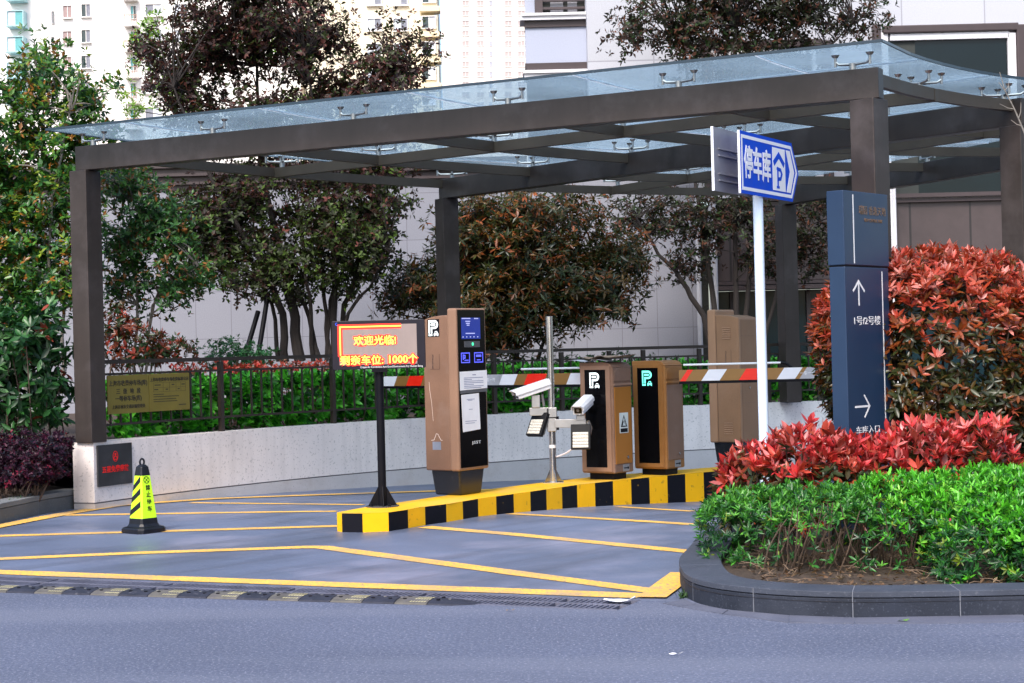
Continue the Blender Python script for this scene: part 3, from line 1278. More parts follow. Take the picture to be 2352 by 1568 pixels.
for i in range(1, 6):
    pts = [gpt(tb[i], 0, True)] + [G(tb[i], a_) for a_ in [2.06 * q / 16 for q in range(17)]]
    for p, q in zip(pts, pts[1:]):
        mb.beam(p, q, .016, ZG - .004, ZG + .014)
for a_ in ab[1:5]:
    mb.beam(G(-.016, a_), G(1.02, a_), .016, ZG - .003, ZG + .0145)
local(mb.build('sealant_joint', sealant), cn)
# dark edge trim of the roof glass
mb = MB()
edge = [gpt(-.018, 0, True), gpt(1.028, 0, True)] + [G(1.028, 2.06 * q / 16) for q in range(1, 17)]
for p, q in zip(edge, edge[1:]):
    mb.beam(p, q, .014, ZG - .006, ZG + .018)
edge2 = [gpt(-.018, 0, True)] + [G(-.018, 2.06 * q / 16) for q in range(1, 17)]
for p, q in zip(edge2, edge2[1:]):
    mb.beam(p, q, .014, ZG - .006, ZG + .018)
local(mb.build('edge_trim', M('glass_edge', (.012, .03, .05), .3), ), cn)
# ------------------------------------------------------------------ emissive faces
lhalo = M('led_halo', (.5, .01, .005), .5, emit=(1, .03, .01, 1.0))  # painted glow: wider red copies laid behind the yellow lights
lyel = M('led_yellow', (.6, .4, .05), .5, emit=(1, .62, .06, 1.3))
lwhite = M('lit_white', (.7, .7, .7), .5, emit=(.85, 1, 1, .75))
lcyan = M('lit_cyan', (.3, .7, .6), .5, emit=(.10, .95, .72, .9))
lblue = M('lit_blue', (.05, .05, .4), .5, emit=(.10, .12, .95, .55))
screenb = M('screen_blue', (.005, .01, .05), .15, emit=(.010, .030, .30, .42), var=.5, scale=5)
lgreen = M('lit_green', (.05, .4, .2), .5, emit=(.05, .8, .35, .7))


def plogo(parent, mp, u, v, h, lit, dark, car=True, name='parking_logo'):
    """outlined P over a small car, h high, lower left corner at (u, v)"""
    X = lambda q: u + q * h
    Y = lambda q: v + q * h
    mb = MB()
    mb.prism([(X(0), Y(0)), (X(.277), Y(0)), (X(.277), Y(.11)), (X(0), Y(.11))], 0, .0015, mp)
    mb.prism([(X(0), Y(.15)), (X(.277), Y(.15)), (X(.277), Y(.446)), (X(0), Y(.446))], 0, .0015, mp)
    mb.prism([(X(0), Y(.446))] + [(X(.48 + .277 * math.sin(a)), Y(.723 - .277 * math.cos(a))) for a in [PI * i / 12 for i in range(13)]] + [(X(0), Y(1))], 0, .0015, mp)
    k = .085 * h
    mb.stroke([(X(.14), Y(.15)), (X(.14), Y(.83)), (X(.47), Y(.83))] + [(X(.48 + .107 * math.sin(a)), Y(.723 + .107 * math.cos(a))) for a in [PI * i / 8 for i in range(1, 8)]] + [(X(.47), Y(.616)), (X(.14), Y(.616))], k, .0012, .0024, mp, 1)
    if car:
        a, b, k = u + h * .42, v, h * .34
        mb.prism([(a + k * .14, b + k * .35), (a + k * .86, b + k * .35), (a + k * .74, b + k * .86), (a + k * .26, b + k * .86)], 0, .0017, mp)
        mb.prism([(a + k * .24, b + k * .52), (a + k * .76, b + k * .52), (a + k * .68, b + k * .76), (a + k * .32, b + k * .76)], .0013, .0026, mp, 1)
        mb.prism([(a, b + k * .12), (a + k, b + k * .12), (a + k, b + k * .44), (a + k * .9, b + k * .54), (a + k * .1, b + k * .54), (a, b + k * .44)], 0, .0015, mp)
        mb.prism([(a + .02 * k, b - k * .04), (a + k * .2, b - k * .04), (a + k * .2, b + k * .12), (a + .02 * k, b + k * .12)], 0, .0014, mp)
        mb.prism([(a + .8 * k, b - k * .04), (a + k * .98, b - k * .04), (a + k * .98, b + k * .12), (a + .8 * k, b + k * .12)], 0, .0014, mp)
    return mb.build(name, [lit, dark], parent)


# ------------------------------------------------------------------ LED welcome board
p = at(879, 1163, IZ)
t = thing('led_display', p, 0, 'black LED message board with glowing orange characters on a black pole', 'display board')
s = FPX / p.y
c = deep(869.6, 791, p.y - .07) - p
BW_, BH_ = 212 / s, 111.5 / s
ux = lambda cx: c.x + (cx - 1187) / 2225 * BW_
vz = lambda cy: c.z - (cy - 675) / 1165 * BH_
dark = M('board_housing', (.010, .008, .016), .4, var=.15, spec=.3)
mb = MB()
r = .014
rc = []
for (sx, sz, a0_) in ((1, 1, 0), (-1, 1, 90), (-1, -1, 180), (1, -1, 270)):
    for q in range(5):
        a = rad(a0_ + q * 22.5)
        rc.append((c.x + sx * (BW_ / 2 - r) + r * math.cos(a), c.z + sz * (BH_ / 2 - r) + r * math.sin(a)))
mb.prism(rc, -.09, 0, S_(-.07))
mb.build('housing', dark, t, bevel=.003)
scr = M('led_screen', (.27, .215, .20), .6, var=.06, scale=9, bump=.2, bscale=300, streak=.1)
mb = MB().box((ux(240), -.072, vz(1150)), (ux(2105), -.068, vz(195)))
mb.build('screen', scr, t)
yy = -.0735
mp = S_(-.0725)
for m_, wd, w1 in ((lhalo, .046, .0008), (lyel, .010, .002)):
    mb = MB()
    mb.stroke([(ux(735), vz(945)), (ux(268), vz(945))], wd * .75, 0, w1 + .0003, mp)
    mb.stroke([(ux(268), vz(945)), (ux(268), vz(238)), (ux(1735), vz(238))], wd, 0, w1, mp)
    mb.build('light_frame', m_, t)
for m_, b_, y_ in ((lhalo, .0115, yy - .0002), (lyel, .0007, yy - .0016)):  # wide red letters imitate the halo round the yellow ones
    e = .024 if m_ is lhalo else 0
    text('欢迎光临!', .09, m_, t, (ux(1100), y_, vz(570)), bold=b_, fit=((1015 / 2225) * BW_ + e, 225 / 1165 * BH_ + e))
    text('剩余车位:', .09, m_, t, (ux(775), y_, vz(1035)), bold=b_, fit=((1030 / 2225) * BW_ + e, 225 / 1165 * BH_ + e))
    text('1000', .09, m_, t, (ux(1655), y_, vz(1035)), bold=b_ + .001, fit=((450 / 2225) * BW_ + e, 185 / 1165 * BH_ + e))
    text('个', .09, m_, t, (ux(2000), y_, vz(1025)), bold=b_, fit=((220 / 2225) * BW_ + e, 225 / 1165 * BH_ + e))
text('Create An Convenient And Good Environment For Human Being', .022, white, t, (ux(1485), -.0715, vz(1212)), fit=(1500 / 2225 * BW_, 62 / 1165 * BH_), name='caption')
text('C', .03, M('logo_blue', (.02, .06, .5), .5, emit=(.02, .08, .7, .3)), t, (ux(182), -.0715, vz(165)), bold=.001, fit=(.02, .028), name='logo')
MB().cyl((0, 0, .01), (0, 0, c.z - BH_ / 2 - .002), .038, sides=20).build('pole', black, t, smooth=True)
mb = MB()
for a in (0, 90, 180, 270):
    xf = Matrix.Rotation(rad(a + 8), 4, 'Z')
    mb.add([xf @ Vector(q) for q in ((.036, -.004, .008), (.135, -.004, .008), (.036, -.004, .19), (.036, .004, .008), (.135, .004, .008), (.036, .004, .19))], [(0, 1, 2), (5, 4, 3), (0, 3, 4, 1), (1, 4, 5, 2), (2, 5, 3, 0)])
mb.build('gusset', black, t)
mb = MB().cyl((0, 0, 0), (0, 0, .009), .155, sides=28)
mb.build('base_flange', M('flange_grey', (.07, .07, .075), .5, metal=.2), t)
for a in (35, 125, 215, 305):
    x, y = .12 * math.cos(rad(a)), .12 * math.sin(rad(a))
    MB().cyl((x, y, .009), (x, y, .032), .016, .012, sides=8).build('bolt', black, t)
MB().box((c.x - .07, -.07, c.z - BH_ / 2 - .03), (c.x + .07, .03, c.z - BH_ / 2 + .004)).build('bracket', black, t)


# ------------------------------------------------------------------ ticket machines
def ticket_machine(name, loc, rz, label, tan, tanl):
    t = thing(name, loc, rz, label, 'ticket machine', 'tan parking ticket machines on the island')
    t.scale = (.86, 1, 1)
    # tapered black pedestal
    mb = MB()
    b_ = [(-.205, -.12), (.20, -.12), (.20, .20), (-.205, .20)]
    q_ = [(-.245, -.14), (.245, -.14), (.245, .225), (-.245, .225)]
    mb.add([(x, y, 0) for x, y in b_] + [(x, y, .27) for x, y in q_], [(3, 2, 1, 0), (4, 5, 6, 7), (0, 1, 5, 4), (1, 2, 6, 5), (2, 3, 7, 6), (3, 0, 4, 7)])
    mb.build('pedestal', M('pedestal_black', (.014, .014, .016), .22, var=.2), t, bevel=.02)
    # rear housing with a rounded top, seen from the side
    pr = [(.255, .25), (.255, 1.735), (.24, 1.752), (.14, 1.777), (.03, 1.788), (-.058, 1.79), (-.058, .25)]
    mb = MB().prism([(y, z) for y, z in pr], -.285, .285, lambda u, v, w_: Vector((w_, u, v)))
    mb.build('housing', tan, t, bevel=.012)
    mb = MB().box((-.293, -.165, .245), (.293, -.052, 1.855))
    mb.build('front_frame', tanl, t, bevel=.022, seg=3)
    mb = MB().box((-.262, -.169, .275), (.262, -.150, 1.838))
    mb.build('front_glass', glossblack, t, bevel=.003)
    y0 = -.1695
    mp = S_(y0)
    U = lambda cx: -.29 + .58 * (cx - 1256) / 159
    Z = lambda cy: 1.86 - (cy - 333) / 967 * 1.61
    sc = MB().prism([(U(1281), Z(520)), (U(1382), Z(520)), (U(1382), Z(393)), (U(1281), Z(393))], 0, .002, mp).build('screen', screenb, t)
    gl = M('screen_glyph', (.2, .2, .3), .5, emit=(.35, .38, .75, .5))
    mb = MB()
    mp2 = S_(y0 - .002)
    for v, a, b in ((415, 1303, 1328), (427, 1306, 1326), (438, 1310, 1324), (487, 1303, 1352), (398, 1284, 1330), (398, 1350, 1372), (508, 1286, 1292), (508, 1306, 1311), (508, 1325, 1331), (508, 1344, 1350), (508, 1364, 1370)):
        mb.stroke([(U(a), Z(v)), (U(b), Z(v))], .010, 0, .001, mp2)
    mb.build('screen_text', gl, sc)
    MB().prism([(U(1294), Z(570)), (U(1377), Z(570)), (U(1377), Z(533)), (U(1294), Z(533))], 0, .004, mp).build('card_slot', M('slot_grey', (.07, .07, .08), .4), t)
    MB().cyl((U(1338), y0 - .003, Z(551)), (U(1338), y0 - .008, Z(551)), .017, sides=12).build('slot_light', lgreen, t)
    for a, b in ((1278, 1321), (1348, 1392)):
        mb = MB()
        u0, u1, v0, v1 = U(a), U(b), Z(660), Z(604)
        mb.stroke([(u0, v0), (u1, v0), (u1, v1), (u0, v1)], .010, 0, .002, mp, closed=True)
        if a == 1278:
            mb.stroke([(u0 + .035, v0 + .025), (u0 + .035, v1 - .02), (u0 + .07, v1 - .025), (u0 + .07, v1 - .048), (u0 + .035, v1 - .052)], .014, 0, .0022, mp)
            mb.stroke([(u0 + .06, v0 + .022), (u1 - .02, v0 + .022)], .010, 0, .002, mp)
        else:
            mb.stroke([(u0 + .03, v1 - .03), (u1 - .03, v1 - .03)], .022, 0, .002, mp)
            mb.stroke([(u0 + .045, v0 + .022), (u1 - .045, v0 + .022)], .010, 0, .002, mp)
        mb.build('touch_icon', lblue, t)
    n1 = MB().prism([(U(1267), Z(826)), (U(1413), Z(818)), (U(1412), Z(710)), (U(1267), Z(714))], 0, .002, mp).build('notice', paper, t)
    ink_ = M('print_grey', (.30, .31, .42), .8)
    mb = MB()
    mb.stroke([(U(1333), Z(735)), (U(1352), Z(735))], .010, 0, .0008, S_(y0 - .002))
    for i, e in enumerate((1390, 1330, 1392, 1392, 1340, 1392, 1380)):
        mb.stroke([(U(1288), Z(752 + i * 10)), (U(e), Z(752 + i * 10))], .007, 0, .0008, S_(y0 - .002))
    mb.build('print', ink_, n1)
    n2 = MB().prism([(U(1277), Z(1073)), (U(1370), Z(1063)), (U(1366), Z(846)), (U(1272), Z(852))], 0, .002, mp).build('notice', paper, t)
    mb = MB()
    for v, a, b in ((880, 1300, 1342), (886, 1306, 1330), (1010, 1290, 1350), (1022, 1290, 1340), (940, 1310, 1330)):
        mb.stroke([(U(a), Z(v)), (U(b), Z(v))], .006, 0, .0008, S_(y0 - .002))
    mb.build('print', ink_, n2)
    MB().prism([(U(1268), Z(845)), (U(1412), Z(838)), (U(1412), Z(820)), (U(1268), Z(828))], 0, .0014, mp).build('brand_strip', M('strip_grey', (.09, .09, .1), .4), t)
    text('JSST', .05, M('silver_letters', (.6, .62, .64), .4), t, (U(1347), y0 - .001, Z(1142)), bold=.0006, fit=(.17, .038), spacing=1.25)
    # left side: logo, nameplate, scratches
    mp = W_(-.2855)
    MB().prism([(-.192, 1.578), (-.046, 1.578), (-.046, 1.752), (-.192, 1.752)], 0, .001, mp).build('logo_plate', black, t)
    plogo(t, W_(-.2867), -.178, 1.588, .155, lwhite, black)
    mb = MB()
    mb.stroke([(-.172, 1.255), (-.055, 1.255), (-.055, 1.405)], .005, 0, .0012, mp)
    mb.build('panel_seam', M('seam_brown', (.10, .05, .03), .6), t)
    text('iCloud.net', .03, M('label_dark', (.05, .03, .03), .6), t, (-.2868, .135, 1.33), face='W', roll=-PI / 2, fit=(.14, .018), name='side_lettering')
    scr_ = M('scratch_pale', (.62, .50, .44), .5)
    mb = MB()
    mb.stroke([(-.19, 1.13), (-.185, 1.05), (-.165, .93), (-.15, .74)], .004, 0, .0006, mp)
    mb.stroke([(-.18, .548), (-.145, .553), (-.115, .615), (-.095, .61), (-.06, .552), (-.04, .55)], .006, 0, .0007, mp)
    mb.build('scratch', scr_, t)
    MB().prism([(-.165, .455), (-.06, .455), (-.06, .535), (-.165, .535)], 0, .0012, mp).build('rating_plate', M('plate_blue_grey', (.25, .28, .36), .4, metal=.4), t)
    # right side: vents, nameplate
    mp = E_(.2855)
    for z0 in (1.50, .35):
        for i in range(6):
            mb = MB().tube([(.2855, .035, z0 + .026 * i), (.2855, .15, z0 + .026 * i)], .008, 6)
            mb.build('vent_slat', tanl, t, smooth=True)
    mb = MB()
    mb.stroke([(.05, 1.20), (.15, 1.20), (.15, 1.36)], .004, 0, .0012, mp)
    mb.stroke([(-.045, .26), (-.045, 1.78)], .006, 0, .001, mp)
    mb.build('panel_seam', M('seam_brown', (.10, .05, .03), .6), t)
    text('iCloud.net', .03, M('label_dark', (.05, .03, .03), .6), t, (.2868, .08, 1.28), face='E', roll=-PI / 2, fit=(.14, .018), name='side_lettering')
    # back door
    mb = MB()
    mp = lambda u, v, w_: Vector((-u, .2555 + w_, v))
    mb.stroke([(-.21, 1.53), (.21, 1.53)], .004, 0, .001, mp)
    mb.stroke([(-.21, .72), (.21, .72)], .004, 0, .001, mp)
    mb.stroke([(-.21, .3), (-.21, 1.71)], .003, 0, .001, mp)
    mb.build('door_seam', M('seam_tan', (.22, .115, .07), .5), t)
    MB().prism([(-.285, .26), (-.235, .26), (-.235, 1.742), (-.285, 1.742)], 0, .006, mp).build('corner_trim', tanl, t, bevel=.003)
    MB().cyl((-.02, .255, .9), (-.02, .262, .9), .014, sides=10).build('lock', steelr, t)
    return t


pm = at(1061, 1134, IZ)
ticket_machine('ticket_machine', pm, rad(55), 'tan and black ticket machine showing a blue screen and white paper notices', tan, tanl)
pm2 = at(1682, 1060, IZ)
ticket_machine('ticket_machine', pm2, rad(235), 'tan ticket machine seen from behind, with vents, behind the white sign pole', tanw, M('warm_tan_trim', (.37, .21, .125), .45, metal=.1, var=.08, scale=3, spec=.35))


# ------------------------------------------------------------------ barrier gates
def xform(t):
    return Matrix.Translation(t.location) @ t.rotation_euler.to_matrix().to_4x4()


def barrier_arm(t, A, B, stripes, rod, first=0):
    """arm from A to B (world), with slanted colour blocks and a slim rod above"""
    A, B = Vector(A), Vector(B)
    d = (B - A)
    L_ = d.length
    d.normalize()
    ang = math.atan2(d.y, d.x)
    pit = math.asin(d.z)
    R_ = Matrix.Translation(A) @ Matrix.Rotation(ang, 4, 'Z') @ Matrix.Rotation(-pit, 4, 'Y')
    h = .125
    flip = 1 if d.x > 0 else -1        # which side faces the camera
    base = M('arm_bronze', (.27, .135, .035), .4, var=.06, metal=.1)
    mb = MB().box((0, -.022, -h / 2), (L_, .022, h / 2), 0)
    for side in (1, -1):
        for (a, b, m_, sq) in stripes:
            sl = .085 * flip
            q = [(a, -h / 2 + .0005), (b, -h / 2 + .0005), (b + (0 if sq else sl), h / 2 - .0005), (a + sl, h / 2 - .0005)]
            q = [(min(max(u, .001), L_ - .001), v) for u, v in q]
            f = (lambda u, v, w_: Vector((u, -.022 - w_, v))) if side > 0 else (lambda u, v, w_: Vector((u, .022 + w_, v)))
            mb.prism(q, 0, .0015, f, m_)
    mb.v = [tuple(R_ @ Vector(v)) for v in mb.v]
    arm = local(mb.build('barrier_arm', [base, M('arm_red', (.90, .016, .003), .4, var=.05), M('arm_white', (.78, .78, .84), .4, var=.04), M('arm_grey', (.38, .38, .42), .45)]), t)
    mb = MB().box((0, -.016, -h / 2 - .03), (L_, .016, -h / 2 - .001))
    mb.v = [tuple(R_ @ Vector(v)) for v in mb.v]
    local(mb.build('rubber_edge', black), t)
    mb = MB().tube([R_ @ Vector((rod[0], 0, h / 2 + .055)), R_ @ Vector((rod[1], 0, h / 2 + .055))], .012, 8)
    local(mb.build('rod', white, smooth=True), t)
    mb = MB().tube([R_ @ Vector((rod[1] - .02, 0, h / 2 + .055)), R_ @ Vector((rod[1] + .035, 0, h / 2 + .05)), R_ @ Vector((rod[1] + .11, 0, h / 2 - .01))], .016, 8)
    local(mb.build('rod_end', black, smooth=True), t)
    return arm, R_, L_, h


def gate(corner, rz, label, body, trim, door, lit):
    R2 = Matrix.Rotation(rz, 3, 'Z')
    w2, d2 = .215, .185
    ctr = Vector(corner) - R2 @ Vector((w2, -d2, 0))
    t = thing('barrier_gate', (ctr.x, ctr.y, IZ), rz, label, 'barrier gate', 'barrier gates on the striped island')
    MB().box((-.15, -.13, 0), (.15, .13, .075)).build('plinth', black, t)
    b0_, b1_ = .07, 1.27
    mb = MB().box((-w2, -d2, b0_), (w2, d2, b1_ - .055))
    mb.build('cabinet', body, t, bevel=.018, seg=3)
    # rounded cap
    n = 8
    pr = [(-w2 - .002, b1_ - .06), (w2 + .003, b1_ - .06), (w2 + .003, b1_ - .05)] + [(w2 - .02 - .11 * (1 - math.cos(PI / 2 * i / n)), b1_ - .045 + .045 * math.sin(PI / 2 * i / n)) for i in range(n + 1)] + [(-w2 - .002, b1_)]
    mb = MB().prism(pr, -d2 - .003, d2 + .003, lambda u, v, w_: Vector((u, w_, v)))
    mb.build('cap', body, t, bevel=.006)
    # raised front frame round the black glass
    mb = MB()
    f0, f1, g0, g1 = -w2 + .008, w2 - .035, .09, 1.235
    i0, i1, j0, j1 = -.150, .122, .135, 1.19
    mp = S_(-d2)
    for q in ([(f0, g0), (f1, g0), (i1, j0), (i0, j0)], [(f1, g0), (f1, g1), (i1, j1), (i1, j0)], [(f1, g1), (f0, g1), (i0, j1), (i1, j1)], [(f0, g1), (f0, g0), (i0, j0), (i0, j1)]):
        mb.prism(q, -.002, .008, mp)
    mb.build('front_frame', trim, t, bevel=.003)
    MB().prism([(i0, j0), (i1, j0), (i1, j1), (i0, j1)], 0, .004, mp).build('front_glass', glossblack, t)
    plogo(t, S_(-d2 - .004), -.085, .995, .165, lit, black)
    # hinge side: door, trim bar, lock and plate
    mp = E_(w2)
    MB().prism([(-d2 + .018, .17), (d2 - .03, .17), (d2 - .03, 1.0), (-d2 + .018, 1.0)], -.002, .006, mp).build('door', door, t, bevel=.003)
    MB().prism([(-d2 + .004, 1.012), (d2 - .012, 1.012), (d2 - .012, 1.038), (-d2 + .004, 1.038)], 0, .012, mp).build('trim_bar', trim, t, bevel=.005)
    arc = [(-d2 + .02, 1.06), (-d2 + .02, 1.13)] + [(-.0 - (d2 - .02) * math.cos(PI * i / 10), 1.15 + .06 * math.sin(PI * i / 10)) for i in range(11)] + [(d2 - .02, 1.06)]
    MB().prism(arc, -.002, .006, mp).build('pressed_panel', body, t, bevel=.004)
    MB().cyl((w2 + .004, .06, .235), (w2 + .016, .06, .235), .017, sides=12).build('lock', steel, t)
    MB().prism([(-.03, .085), (.095, .085), (.095, .16), (-.03, .16)], 0, .002, mp).build('rating_plate', M('plate_steel', (.32, .32, .33), .4, metal=.5), t)
    mb = MB()
    mb.prism([(-.01, .115), (.055, .115), (.055, .127), (-.01, .127)], .002, .003, mp)
    mb.prism([(.058, .108), (.085, .108), (.085, .132), (.058, .132)], .002, .003, mp)
    mb.build('plate_print', black, t)
    return t


th = rad(-37)
c1 = at(1413, 1088, IZ + .07)
g1 = gate(c1, th, 'tan barrier gate with an orange side door and a triangular warning sticker', tan, tanl, orange, lwhite)
stk = MB().prism([(-.085, .50), (.085, .50), (.085, .72), (-.085, .72)], .006, .0075, E_(.215)).build('warning_sticker', M('sticker_white', (.62, .68, .66), .5), g1)
mb = MB()
mp = E_(.2225)
mb.stroke([(-.055, .572), (.055, .572), (0, .685)], .012, 0, .001, mp, closed=True)
mb.prism([(-.07, .508), (.07, .508), (.07, .55), (-.07, .55)], 0, .001, mp)
mb.stroke([(-.03, .58), (-.022, .635)], .014, 0, .0012, mp)
mb.stroke([(-.012, .61), (.005, .635), (.02, .60), (.033, .585)], .006, 0, .0012, mp)
mb.build('warning_symbol', black, stk)
c2 = at(1533.5, 1077.8, IZ + .07)
g2 = gate(c2, th, 'golden brown barrier gate with a glowing cyan parking sign', gold, gold, tan, lcyan)
yA = c1.y + .33
A1, B1_ = deep(1352, 869, yA), deep(872, 875.5, 22.35)
L1 = (B1_ - A1).length


def fr_x(A, B, x):
    """fraction of A-B seen at picture column x"""
    lo, hi = 0.0, 1.0
    for _ in range(40):
        m_ = (lo + hi) / 2
        v = px(A.lerp(B, m_))[0]
        if (v < x) == (px(A)[0] < px(B)[0]):
            lo = m_
        else:
            hi = m_
    return lo


def blocks(A, B, spec):
    L_ = (B - A).length
    return [(fr_x(A, B, a) * L_, fr_x(A, B, b) * L_, m_, sq) for a, b, m_, sq in spec]


# arm to the left: columns of each block's lower edge
sp = blocks(A1, B1_, [(1352, 1304, 2, 0), (1250, 1206, 1, 0), (1183, 1150, 2, 1), (1149, 1098, 3, 1), (1040, 1000, 2, 0), (969, 936, 1, 0), (908, 878, 2, 0)])
arm, R_, L_, h = barrier_arm(g1, A1, B1_, sp, (0.05, fr_x(A1, B1_, 1196) * L1))
u = fr_x(A1, B1_, 1128) * L1
mt = R_ @ Matrix.Translation((u, .0245, 0)) @ Matrix.Rotation(PI, 4, 'Z') @ Matrix.Rotation(PI / 2, 4, 'X')
tx = text('一车一杆', .055, white, None, (0, 0, 0), rot=Matrix.Identity(4), fit=(.24, .05))
tx.data.transform(mt)
local(tx, g1)
A2 = deep(1560, 862.5, c2.y + .12)
B2_ = deep(1900, 855, c2.y + .12 - .35)
L2 = (B2_ - A2).length
sp = blocks(A2, B2_, [(1562, 1575, 1, 0), (1611, 1653, 2, 0), (1697, 1739, 1, 0), (1784, 1826, 2, 0), (1836, 1895, 3, 1)])
arm, R_, L_, h = barrier_arm(g2, A2, B2_, sp, (0.05, fr_x(A2, B2_, 1798) * L2))
u = fr_x(A2, B2_, 1855) * L2
mt = R_ @ Matrix.Translation((u, -.0245, 0)) @ Matrix.Rotation(PI / 2, 4, 'X')
tx = text('一车一杆', .05, white, None, (0, 0, 0), rot=Matrix.Identity(4), fit=(.16, .045))
tx.data.transform(mt)
local(tx, g2)

# papers lying on the first gate
t = thing('folded_papers', g1.matrix_basis @ Vector((-.03, -.02, 1.274)), th, 'crumpled white and brown papers lying on top of the tan barrier gate', 'papers')
for k_, (col, dx, dy, a, wv) in enumerate((((.74, .74, .80), -.06, -.05, .1, .010), ((.30, .20, .13), .05, .03, -.25, .014))):
    mb = MB()
    n = 8
    vs = []
    for lv in (0, .002):
        for i in range(n + 1):
            for j in range(4):
                x, y = (i / n - .5) * .50, (j / 3 - .5) * .40
                z = .004 + k_ * .022 + wv * 1.6 * (1 + math.sin(i * 1.3 + j * .9 + k_)) * .7 + (.018 * (i / n) if k_ else 0)
                vs.append((dx + x * math.cos(a) - y * math.sin(a), dy + x * math.sin(a) + y * math.cos(a), z + lv))
    N_ = (n + 1) * 4
    fs = []
    for i in range(n):
        for j in range(3):
            q = [i * 4 + j, i * 4 + j + 1, i * 4 + 5 + j, i * 4 + 4 + j]
            fs += [tuple(q), tuple(x + N_ for x in q[::-1])]
    mb.add(vs, fs)
    mb.build('sheet', M('sheet_%d' % k_, col, .8, var=.2, scale=12), t)

# ------------------------------------------------------------------ camera post
p = at(1271, 1108, IZ)
s = FPX / p.y
t = thing('camera_post', p, 0, 'stainless steel post carrying two white surveillance cameras and two flood lamps', 'camera post')
H = 382 / s
MB().tube([(0, 0, .008), (0, 0, H - .004), (0, 0, H)], [.037, .037, .030], 20).build('pole', steel, t, smooth=True)
mb = MB().box((-.11, -.09, 0), (.11, .09, .008))
mb.build('base_plate', steel, t)
mb = MB()
for a in (0, 90, 180, 270):
    xf = Matrix.Rotation(rad(a + 20), 4, 'Z')
    mb.add([xf @ Vector(q) for q in ((.036, -.003, .008), (.10, -.003, .008), (.036, -.003, .14), (.036, .003, .008), (.10, .003, .008), (.036, .003, .14))], [(0, 1, 2), (5, 4, 3), (0, 3, 4, 1), (1, 4, 5, 2), (2, 5, 3, 0)])
mb.build('gusset', steel, t)
MB().cyl((0, 0, .37), (0, 0, .405), .0385, sides=20).build('label_band', white, t, smooth=True)
zy = lambda y, x=1270: deep(x, y, p.y).z - p.z
xx = lambda x, y=950: deep(x, y, p.y).x - p.x


def camera_unit(origin, yaw, tilt, pz):
    """white weatherproof housing, nose along its local -Y after yaw and tilt"""
    R_ = Matrix.Translation(origin) @ Matrix.Rotation(yaw, 4, 'Z') @ Matrix.Rotation(tilt, 4, 'X')
    b = MB()
    ln = .40
    b.box((-.058, -ln * .45, -.052), (.058, ln * .5, .03))
    o = b.build('camera_housing', white, t, bevel=.008)
    o.matrix_local = R_
    h_ = MB()
    pr = [(-.072, -.005), (-.068, .03), (-.045, .058), (.045, .058), (.068, .03), (.072, -.005), (.066, -.005), (.062, .028), (.042, .051), (-.042, .051), (-.062, .028), (-.066, -.005)]
    n = len(pr)
    vs = [(x, -ln * .58 + (.03 if z < .04 else 0), z) for x, z in pr] + [(x, ln * .52, z) for x, z in pr]
    h_.add(vs, [(i, (i + 1) % n, n + (i + 1) % n, n + i) for i in range(n)] + [(0, 1, 10, 11), (1, 2, 9, 10), (2, 3, 8, 9), (3, 4, 7, 8), (4, 5, 6, 7)] + [(n + 11, n + 10, n + 1, n), (n + 10, n + 9, n + 2, n + 1), (n + 9, n + 8, n + 3, n + 2), (n + 8, n + 7, n + 4, n + 3), (n + 7, n + 6, n + 5, n + 4)])
    v_ = h_.build('sun_hood', white, o)
    MB().box((-.042, -ln * .45 - .004, -.038), (.042, -ln * .45 + .004, .022)).build('window', glossblack, o)
    MB().cyl((0, -ln * .45 - .006, -.006), (0, -ln * .45 - .003, -.006), .017, sides=14).build('lens', M('lens_grey', (.12, .12, .13), .15), o)
    return o


def flood(origin, yaw, tilt, lit):
    R_ = Matrix.Translation(origin) @ Matrix.Rotation(yaw, 4, 'Z') @ Matrix.Rotation(tilt, 4, 'X')
    o = MB().box((-.105, -.028, -.135), (.105, .02, .135)).build('flood_lamp', M('lamp_case', (.010, .010, .012), .5, spec=.2), t, bevel=.006)
    o.matrix_local = R_
    mb = MB()
    for i in range(5):
        z = -.118 + i * .034
        mb.box((-.082, -.036, z), (.082, -.027, z + .028))
        for j in range(6):
            mb.tube([(-.068 + j * .027, -.034, z + .014), (-.068 + j * .027, -.041, z + .014)], [.012, .007], 8)
    mb.build('lamp_lens', M('lamp_lens', (.70, .66, .58), .35, var=.05), o)
    mb = MB().box((-.09, .02, -.10), (.09, .055, .10))
    mb.build('heat_sink', steelr, o, bevel=.01)
    return o


# left-hand unit
zl = zy(945)
MB().box((-.055, -.05, zl - .075), (.055, .05, zl + .045)).build('clamp', steelr, t, bevel=.006)
MB().box((xx(1216), -.05, zy(953)), (-.03, -.005, zy(935))).build('bracket_arm', steelr, t, bevel=.004)
xc = xx(1226)
MB().box((xc - .02, -.06, zy(935)), (xc + .07, .0, zy(906))).build('tilt_joint', steelr, t, bevel=.006)
MB().tube([(xx(1250), -.02, zy(932)), (xx(1246), -.03, zy(905))], .014, 8).build('cable_gland', steelr, t)
camera_unit(Vector((xx(1222), -.05, zy(893))), rad(-72), rad(16), 0)
flood(Vector((xx(1235), -.04, zy(974))), rad(-42), rad(-28), False)
MB().tube([(xx(1252), -.02, zy(945)), (xx(1252), -.02, zy(985))], .012, 6).build('lamp_bracket', steelr, t)
